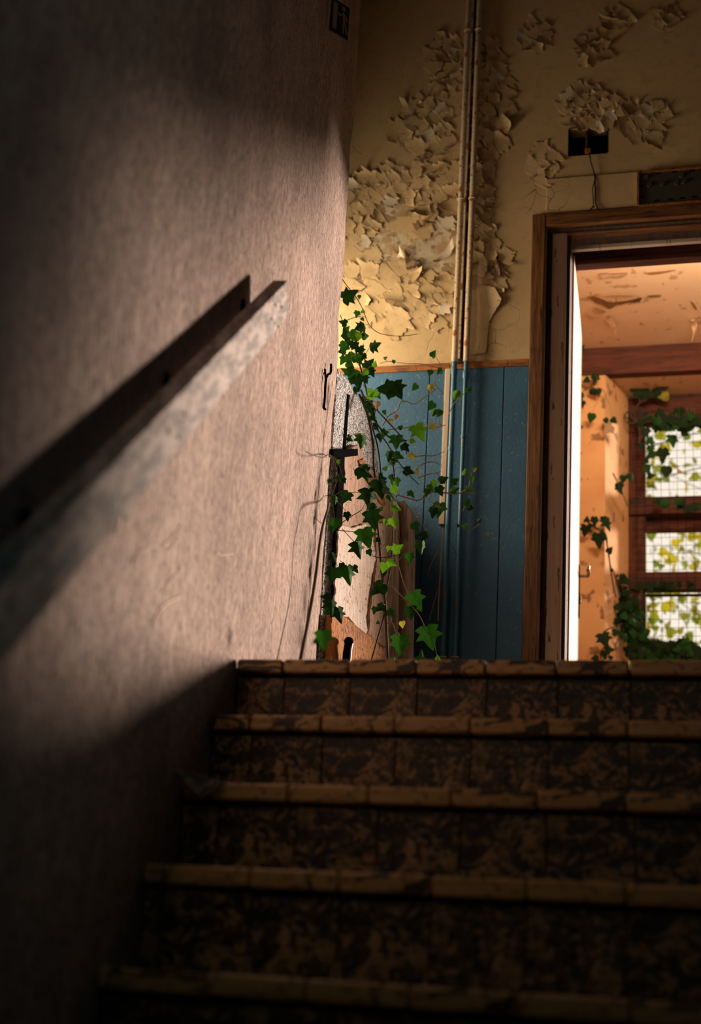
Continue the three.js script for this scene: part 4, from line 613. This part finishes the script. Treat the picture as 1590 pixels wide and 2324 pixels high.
// cascade over the pier
const qz = (u, v, g) => onZ(u, v, -1.50 + g);
ivy('cascading_ivy', 'broad ivy cascade with lobed leaves hanging in front of the layered pier', [
  ['w', 0.0048, 0.0042, [[815, 895, 0], [828, 925, 0], [838, 960, 0.02], [846, 1010, 0.03], [848, 1060, 0.03], [851, 1084, 0.03]]], ['w', 0.0036, 0.0030, [[822, 900, 0], [834, 935, 0], [843, 965, 0.01], [856, 1010, 0.02], [862, 1050, 0.02], [864, 1075, 0.02]]],
  ['w', 0.0036, 0.0050, [[855, 1175, 0.04], [860, 1230, 0.05], [866, 1300, 0.05], [873, 1360, 0.05], [876, 1420, 0.05], [880, 1500, 0.05]]], ['w', 0.0026, 0.0030, [[893, 1160, 0.0], [890, 1230, 0.02], [884, 1300, 0.03], [876, 1340, 0.04], [870, 1400, 0.05], [856, 1450, 0.06], [842, 1500, 0.06]]],
  ['w', 0.0026, 0.0020, [[892, 1054, 0], [896, 1090, 0], [900, 1130, 0.01]]], ['w', 0.0014, 0.0010, [[722, 1128, 0.1], [760, 1122, 0.08], [800, 1118, 0.05], [838, 1116, 0.04]]], ['w', 0.0014, 0.001, [[765, 1204, 0.08], [800, 1206, 0.06], [840, 1208, 0.04], [850, 1200, 0.03]]], ['w', 0.0014, 0.0012, [[776, 1200, 0.08], [800, 1226, 0.06], [815, 1240, 0.05]]],
  ['w', 0.0016, 0.0014, [[776, 1186, 0.07], [800, 1170, 0.06], [820, 1158, 0.05]]], ['p', 0.0016, 0.0014, [[893, 1256, 0.02], [904, 1286, 0.04], [914, 1320, 0.05], [924, 1345, 0.05]]], ['p', 0.0020, 0.0012, [[874, 1334, 0.05], [890, 1332, 0.06], [900, 1342, 0.06], [920, 1362, 0.06], [940, 1382, 0.06], [954, 1402, 0.06], [964, 1424, 0.06]]], ['p', 0.0018, 0.0012, [[876, 1416, 0.05], [888, 1412, 0.06], [896, 1430, 0.06], [901, 1444, 0.06]]],
  ['w', 0.0016, 0.0012, [[846, 1262, 0.04], [862, 1266, 0.05], [888, 1262, 0.03], [905, 1256, 0.02]]],
], [...L1([[535, 770, 84, 130, 'l', 1, 0.02], [580, 790, 44, -60, 'm', 1], [566, 845, 50, -90, 'b', 1, 0.02], [545, 880, 66, -70, 'd', 0], [480, 1060, 86, -100, 'm', 0, 0.06], [410, 1050, 48, -30, 'd', 0, 0.08], [495, 1245, 104, -40, 'd', 1, 0.06], [525, 850, 60, -70, 'd', 0, 0.0], [555, 925, 54, -60, 'd', 1, 0]]),
  ...L2([[500, 60, 98, -60, 'm', 1, 0.05], [590, 150, 118, -80, 'd', 0, 0.05], [655, 92, 34, -90, 'm', 2], [690, 115, 44, -80, 'm', 1], [660, 126, 38, -100, 'l', 2, 0.02], [675, 166, 54, -60, 'l', 1, 0.02], [650, 210, 48, -70, 'm', 2, 0.02], [525, 210, 116, -85, 'd', 0, 0.07], [532, 272, 66, -80, 'd', 1, 0.06], [545, 342, 116, -80, 'd', 0, 0.07], [592, 275, 34, 60, 'm', 2, 0.05], [690, 270, 70, -30, 'l', 1, 0.05], [626, 360, 46, -100, 'l', 2, 0.05], [670, 360, 66, -80, 'l', 1, 0.05], [505, 447, 122, -75, 'm', 0, 0.08], [462, 522, 100, -80, 'd', 0, 0.08], [522, 540, 44, -60, 'd', 1, 0.07], [690, 515, 70, 30, 'l', 1, 0.05], [638, 516, 38, -100, 'l', 2, 0.05], [840, 510, 84, -100, 'm', 1, 0.04], [766, 571, 64, -80, 'm', 1, 0.04], [655, 602, 66, -30, 'l', 1, 0.06], [612, 628, 66, -100, 'l', 2, 0.06], [575, 752, 106, -130, 'd', 1, 0.06], [800, 832, 116, -60, 'm', 0, 0.05], [768, 902, 80, -90, 'd', 0, 0.04], [885, 1042, 138, -70, 'm', 0, 0.06], [705, 1092, 118, -85, 'm', 0, 0.07], [840, 1172, 84, 80, 'm', 1, 0.05], [935, 1174, 38, 90, 'l', 2, 0.05], [680, 1182, 24, 90, 'l', 2, 0.06], [592, 870, 60, -140, 'd', 1, 0.05], [555, 888, 48, -100, 'd', 1, 0.05], [655, 906, 60, -60, 'm', 1, 0.06], [720, 970, 44, -80, 'y', 2, 0.05], [590, 470, 50, -70, 'd', 1, 0.04], [610, 665, 44, -100, 'd', 2, 0.04], [575, 960, 24, 90, 'm', 2, 0.06]])], qz);

// sprays over the blue dado and the pipes
const sz = (u, v, g) => onZ(u, v, -2.06 + g);
ivy('ivy_spray', 'loose ivy spray of twisting runners over the blue dado and pipes', [
  ['w', 0.0046, 0.0034, [[818, 885, 0.05], [850, 955, 0.05], [880, 990, 0.03], [900, 1000, 0.02], [922, 1000, 0]]], ['w', 0.0034, 0.0024, [[826, 900, 0.05], [868, 945, 0.04], [896, 975, 0.02], [920, 1005, 0], [922, 1030, 0]]], ['w', 0.0036, 0.0020, [[845, 960, 0.05], [880, 1010, 0.04], [905, 1050, 0.03], [930, 1080, 0.02], [950, 1100, 0]]],
  ['p', 0.0026, 0.0016, [[868, 965, 0], [880, 945, 0], [902, 930, 0], [908, 914, 0], [918, 910, 0], [938, 917, 0], [958, 905, 0], [975, 893, 0], [993, 880, 0]]], ['p', 0.0020, 0.0012, [[975, 833, 0], [985, 850, 0], [986, 868, 0], [1005, 893, -0.1]]], ['p', 0.0022, 0.0014, [[880, 975, 0], [910, 972, 0], [940, 968, 0], [970, 972, -0.05], [1010, 965, -0.2]]], ['p', 0.0022, 0.0014, [[940, 1036, 0], [960, 1034, 0], [985, 1034, -0.1], [1008, 1025, -0.2]]], ['p', 0.0024, 0.0014, [[938, 1075, 0], [952, 1056, 0], [976, 1048, 0], [998, 1054, -0.1]]], ['p', 0.0022, 0.0014, [[948, 1085, 0], [966, 1078, 0], [985, 1074, -0.05], [1000, 1070, -0.15]]],
  ['p', 0.0034, 0.0026, [[900, 1122, 0.02], [925, 1130, 0.02], [952, 1135, 0.02], [966, 1118, 0], [1000, 1118, -0.1], [1040, 1120, -0.2], [1062, 1112, -0.25], [1074, 1120, -0.25]]], ['p', 0.0020, 0.0012, [[938, 1150, 0], [955, 1185, 0], [968, 1206, 0]]], ['w', 0.0012, 0.0010, [[862, 825, 0.05], [880, 820, 0.03], [920, 825, 0], [960, 826, -0.1], [980, 832, -0.1], [1008, 836, -0.25]]],
  ['p', 0.0020, 0.0010, [[1018, 940, -0.3], [1030, 915, -0.3], [1046, 900, -0.3], [1060, 885, -0.3], [1068, 880, -0.3]]], ['w', 0.0012, 0.0008, [[990, 812, 0], [996, 822, 0], [1002, 832, 0]]], ['p', 0.0014, 0.0010, [[960, 1120, 0], [985, 1145, 0], [1010, 1155, -0.1], [1050, 1160, -0.2]]], ['p', 0.0016, 0.0010, [[1062, 1118, -0.25], [1066, 1090, -0.25], [1072, 1068, -0.25]]],
  ['p', 0.0026, 0.0022, [[1006, 1198, -0.2], [1000, 1270, -0.2], [996, 1340, -0.2], [993, 1410, -0.2]]], ['p', 0.0014, 0.001, [[993, 1250, -0.2], [978, 1280, -0.2], [970, 1305, -0.2]]], ['p', 0.0014, 0.001, [[992, 1340, -0.2], [982, 1375, -0.2], [974, 1408, -0.2]]], ['w', 0.0014, 0.001, [[1012, 1190, -0.2], [1022, 1230, -0.2], [1038, 1262, -0.2]]], ['p', 0.0013, 0.001, [[1072, 1200, -0.25], [1085, 1192, -0.25], [1092, 1178, -0.25], [1100, 1170, -0.25]]], ['p', 0.0012, 0.001, [[1098, 1212, -0.25], [1106, 1210, -0.25], [1114, 1216, -0.25]]],
], [...L1([[630, 750, 120, 180, 'd', 1, 0.04], [690, 752, 112, -60, 'd', 0, 0.05], [616, 886, 34, 50, 'm', 2], [825, 1005, 104, -60, 'l', 0], [890, 740, 50, -70, 'y', 2], [800, 738, 48, -140, 'm', 2, -0.1], [912, 540, 48, 60, 'm', 2, 0], [670, 585, 26, -70, 'm', 2], [620, 562, 24, 30, 'm', 2], [950, 645, 46, -140, 'm', 2], [890, 650, 42, -100, 'm', 2], [1045, 785, 58, -110, 'l', 2, -0.3], [1126, 752, 46, 40, 'm', 2, -0.3], [900, 850, 58, -130, 'm', 2, -0.1], [910, 890, 48, -120, 'm', 2, -0.1], [946, 892, 50, -110, 'm', 2, -0.1], [685, 915, 34, -100, 'b', 2], [655, 940, 32, 20, 'y', 2], [685, 1065, 86, -80, 'm', 0, 0.03], [782, 1062, 38, -20, 'l', 2], [620, 1012, 54, 10, 'm', 1, 0.02], [592, 1042, 56, -100, 'd', 1, 0.02], [712, 980, 32, 40, 'm', 2], [908, 975, 44, 40, 'y', 2], [950, 970, 26, -60, 'b', 2], [782, 1155, 46, -60, 'y', 0], [640, 1150, 66, -90, 'd', 1, 0.02], [702, 1152, 62, -20, 'm', 1, 0.02], [620, 1225, 38, 60, 'l', 2, 0.04], [600, 1302, 98, -60, 'd', 0, 0.05], [656, 1282, 40, -70, 'm', 2, 0.03], [690, 1305, 54, -90, 'm', 1, 0.02], [760, 1242, 66, -20, 'd', 1], [812, 1250, 32, -60, 'y', 2], [1098, 1246, 46, 100, 'l', 2, -0.25], [1146, 1286, 44, 60, 'l', 2, -0.25], [1160, 1233, 28, 20, 'y', 2, -0.25], [1036, 1302, 50, 30, 'm', 2, -0.2], [970, 1290, 54, 20, 'd', 2, -0.1], [740, 1100, 60, -60, 'd', 1, 0], [560, 980, 50, -40, 'd', 1, 0.02], [660, 1190, 56, -60, 'd', 0, 0.01]]),
  ...L2([[780, 186, 54, -70, 'm', 1], [800, 386, 64, -60, 'm', 1, -0.05], [850, 430, 64, -160, 'd', 1, -0.05], [900, 150, 58, -60, 'm', 0], [948, 168, 64, -60, 'd', 1, 0.02], [1036, 160, 54, 20, 'm', 1, -0.15], [920, 120, 46, 20, 'l', 1, 0.02], [942, 280, 96, -100, 'm', 1, -0.1], [905, 300, 66, -110, 'd', 1, -0.1], [1035, 112, 48, 40, 'm', 1, -0.2], [1122, 160, 50, -30, 'l', 1, -0.25], [1145, 96, 40, 70, 'l', 2, -0.25], [1100, 386, 44, -60, 'm', 1, -0.25], [1060, 376, 28, 100, 'm', 2, -0.25], [1120, 240, 66, 50, 'm', 2, -0.25], [1130, 272, 40, -20, 'd', 2, -0.25], [1185, 345, 30, 40, 'm', 2, -0.25], [1236, 430, 22, 150, 'y', 2, -0.25], [870, 180, 50, -100, 'd', 1, 0.02], [965, 100, 54, 30, 'd', 1, 0]])], sz);

// ivy in the room beyond
const C3 = (x, y) => [1180 + x * 0.25786, 450 + y * 0.25786], C4 = (x, y) => [1180 + x * 0.25786, 950 + y * 0.25786], K3 = (l) => l.map(([x, y, s, ...r]) => [...C3(x, y), s * 0.30, ...r]), K4 = (l) => l.map(([x, y, s, ...r]) => [...C4(x, y), s * 0.30, ...r]), S4 = (k, a, b, l) => [k, a, b, l.map(([x, y, g]) => [...C4(x, y), g ?? 0])], S3 = (k, a, b, l) => [k, a, b, l.map(([x, y, g]) => [...C3(x, y), g ?? 0])];
const rz = (u, v, g) => onZ(u, v, ZW + 0.05 + g);
ivy('room_ivy', 'dark ivy strand climbing the ochre pier behind the white door', [
  S4('w', 0.006, 0.004, [[600, 920], [680, 970], [745, 1010], [765, 1110], [785, 1250], [810, 1420], [840, 1570]]), S4('w', 0.005, 0.004, [[820, 1345], [845, 1430], [875, 1560]]), S4('w', 0.004, 0.003, [[815, 480], [860, 570], [905, 670], [945, 770]]), S4('w', 0.002, 0.002, [[860, 540], [895, 505], [930, 480]]), S4('w', 0.002, 0.002, [[690, 970], [715, 930], [740, 900]]),
  S4('w', 0.004, 0.003, [[735, 1880], [780, 1850], [850, 1830], [900, 1800]]), S4('w', 0.004, 0.003, [[710, 2110], [712, 2060], [740, 2010], [760, 1950]]), S3('w', 0.003, 0.002, [[560, 1690], [600, 1665], [640, 1690], [690, 1670], [730, 1690], [755, 1760]]),
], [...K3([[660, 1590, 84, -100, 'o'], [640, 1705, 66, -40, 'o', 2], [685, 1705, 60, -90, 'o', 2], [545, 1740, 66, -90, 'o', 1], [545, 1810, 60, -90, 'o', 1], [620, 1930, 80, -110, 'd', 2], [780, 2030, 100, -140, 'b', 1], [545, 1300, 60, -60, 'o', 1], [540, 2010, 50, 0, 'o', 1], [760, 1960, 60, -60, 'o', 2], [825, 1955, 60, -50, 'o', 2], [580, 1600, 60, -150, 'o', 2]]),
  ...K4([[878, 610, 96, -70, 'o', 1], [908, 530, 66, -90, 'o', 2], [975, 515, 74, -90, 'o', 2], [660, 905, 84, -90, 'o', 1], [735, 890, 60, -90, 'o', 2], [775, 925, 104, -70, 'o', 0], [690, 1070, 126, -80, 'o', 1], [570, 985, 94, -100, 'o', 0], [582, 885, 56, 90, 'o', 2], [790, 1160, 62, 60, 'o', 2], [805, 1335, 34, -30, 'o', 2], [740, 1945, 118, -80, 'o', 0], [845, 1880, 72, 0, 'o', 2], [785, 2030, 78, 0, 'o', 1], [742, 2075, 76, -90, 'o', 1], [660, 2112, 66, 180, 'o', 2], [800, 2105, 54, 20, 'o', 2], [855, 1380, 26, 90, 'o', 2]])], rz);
const wz = (u, v, g) => onZ(u, v, ZG + 0.12 + g);
const bush = (n, cx, cy, rx, ry, s0, s1, tones) => { const o = []; for (let i = 0; i < n; i++) { const a = R() * 6.283, r = Math.sqrt(R()); o.push([...C4(cx + Math.cos(a) * r * rx, cy + Math.sin(a) * r * ry), RR(s0, s1) * 0.30, RR(-180, 180), tones[Math.floor(R() * tones.length)], R() < 0.4 ? 0 : R() < 0.5 ? 1 : 2, RR(-0.03, 0.10)]); } return o; };
ivy('window_ivy', 'dark ivy drooping across the top of the barred window', [
  S3('w', 0.004, 0.003, [[1085, 1555], [1080, 1620], [1090, 1690]]), S3('w', 0.003, 0.002, [[1120, 1555], [1160, 1600], [1210, 1620], [1215, 1690]]), S3('w', 0.005, 0.004, [[1110, 1770], [1050, 1800], [1010, 1860], [930, 1890], [920, 1940], [960, 1985], [1020, 1960], [1000, 1890], [950, 1870]]), S3('w', 0.005, 0.004, [[960, 1900], [1040, 2000], [1050, 2080], [1040, 2200]]), S3('w', 0.004, 0.003, [[1050, 1950], [1140, 1910], [1240, 1890], [1330, 1880], [1440, 1850], [1590, 1830]]), S3('w', 0.003, 0.003, [[1020, 1860], [1080, 1850], [1060, 1920], [990, 1940]]),
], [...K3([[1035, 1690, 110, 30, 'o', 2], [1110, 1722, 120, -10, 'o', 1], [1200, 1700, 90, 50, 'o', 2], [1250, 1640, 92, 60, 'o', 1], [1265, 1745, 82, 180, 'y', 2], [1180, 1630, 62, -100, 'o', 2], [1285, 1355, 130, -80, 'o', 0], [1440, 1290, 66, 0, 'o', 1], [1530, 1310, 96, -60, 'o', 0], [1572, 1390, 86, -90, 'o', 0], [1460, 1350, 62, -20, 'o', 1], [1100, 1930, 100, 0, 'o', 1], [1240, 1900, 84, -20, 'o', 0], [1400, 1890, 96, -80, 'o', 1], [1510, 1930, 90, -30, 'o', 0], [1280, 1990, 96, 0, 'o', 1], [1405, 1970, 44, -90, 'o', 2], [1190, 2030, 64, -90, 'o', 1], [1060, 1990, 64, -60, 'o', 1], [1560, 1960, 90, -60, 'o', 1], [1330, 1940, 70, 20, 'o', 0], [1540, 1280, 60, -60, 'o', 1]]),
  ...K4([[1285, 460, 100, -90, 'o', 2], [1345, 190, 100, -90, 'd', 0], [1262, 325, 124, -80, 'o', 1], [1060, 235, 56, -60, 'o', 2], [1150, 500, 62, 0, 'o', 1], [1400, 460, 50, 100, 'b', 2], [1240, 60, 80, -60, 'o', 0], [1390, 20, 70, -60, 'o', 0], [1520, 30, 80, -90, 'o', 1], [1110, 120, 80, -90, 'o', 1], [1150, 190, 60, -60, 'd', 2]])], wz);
ivy('sill_ivy', 'tangled mass of dark ivy piled at the foot of the barred window', [
  S4('w', 0.006, 0.005, [[900, 1610], [930, 1700], [950, 1800], [920, 1900], [960, 2000], [1050, 2120]]), S4('w', 0.005, 0.004, [[1030, 1640], [1020, 1760], [940, 1850]]), S4('p', 0.005, 0.004, [[1225, 2120], [1240, 2060], [1290, 2020], [1270, 2110]]), S4('w', 0.004, 0.004, [[870, 1620], [880, 1700], [900, 1760]]), S4('p', 0.004, 0.003, [[1000, 2050], [1060, 2100], [1120, 2130], [1080, 2040]]),
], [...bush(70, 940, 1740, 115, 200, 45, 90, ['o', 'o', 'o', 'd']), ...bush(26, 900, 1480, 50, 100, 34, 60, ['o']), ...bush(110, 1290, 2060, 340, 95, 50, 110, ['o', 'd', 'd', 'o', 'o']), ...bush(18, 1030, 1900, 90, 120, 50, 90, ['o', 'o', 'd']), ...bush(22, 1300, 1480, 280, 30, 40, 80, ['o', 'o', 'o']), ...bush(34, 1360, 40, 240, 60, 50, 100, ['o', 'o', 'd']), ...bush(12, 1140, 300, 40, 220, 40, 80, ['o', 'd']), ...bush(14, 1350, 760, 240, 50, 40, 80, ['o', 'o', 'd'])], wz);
// ---------------------------------------------------------------- trees outside the barred window
function tree(label, x, z, h, seedN, cs) {
  seed = seedN; const t = thing('leafy_tree', label, 'tree', [x, -0.5, z]);
  part('trunk', taperTube([V3(0, 0, 0), V3(0.06, h * 0.3, 0.03), V3(-0.04, h * 0.6, 0), V3(0.03, h * 0.95, 0.05)], 0.07, 0.02, 20, 8), M.stem, t);
  const n = 1500, im = new THREE.InstancedMesh(LEAF[2][0], M.leafTree, n), m = new THREE.Matrix4(), q = new THREE.Quaternion(), e = new THREE.Euler(), col = new THREE.Color(); let k = 0;
  const tw = []; for (let i = 0; i < 36; i++) { const y0 = RR(0.25, 0.9) * h, a = R() * 6.28, l = RR(0.5, 1.2) * cs, c = V3(Math.cos(a) * l, y0 + RR(0, 0.4), Math.sin(a) * l * 0.6); tw.push(taperTube([V3(0, y0 - 0.2, 0), c.clone().multiplyScalar(0.5).setY(y0 + 0.05), c], 0.007, 0.002, 6, 5)); for (let j = 0; j < n / 36 && k < n; j++, k++) { const f = Math.pow(R(), 0.6), p = V3(c.x * f + RR(-0.16, 0.16), lerp(y0 - 0.1, c.y, f) + RR(-0.16, 0.16), c.z * f + RR(-0.16, 0.16)); q.setFromEuler(e.set(RR(-1.2, 1.2), RR(0, 6.28), RR(0, 6.28))); const s = RR(0.04, 0.095); m.compose(p, q, V3(s, s, s)); im.setMatrixAt(k, m); const w = R(); im.setColorAt(k, col.setRGB(lerp(0.45, 1.5, w), lerp(0.65, 1.05, w), lerp(0.5, 0.4, w))); } }
  part('branch', merge(tw), M.stem, t); im.name = numbered('foliage'); im.userData.kind = 'stuff'; shade(im); t.add(im);
}
M.leafTree = leafMat('tree_leaf', 0.30, 0.34, 0.04, 0.6);
tree('sunlit yellow green tree just outside the barred window', 0.12, -6.9, 4.2, 41, 1.15);
tree('thinner green tree farther back beyond the barred window', 1.45, -8.6, 4.8, 77, 1.1);

renderer.render(scene, camera);
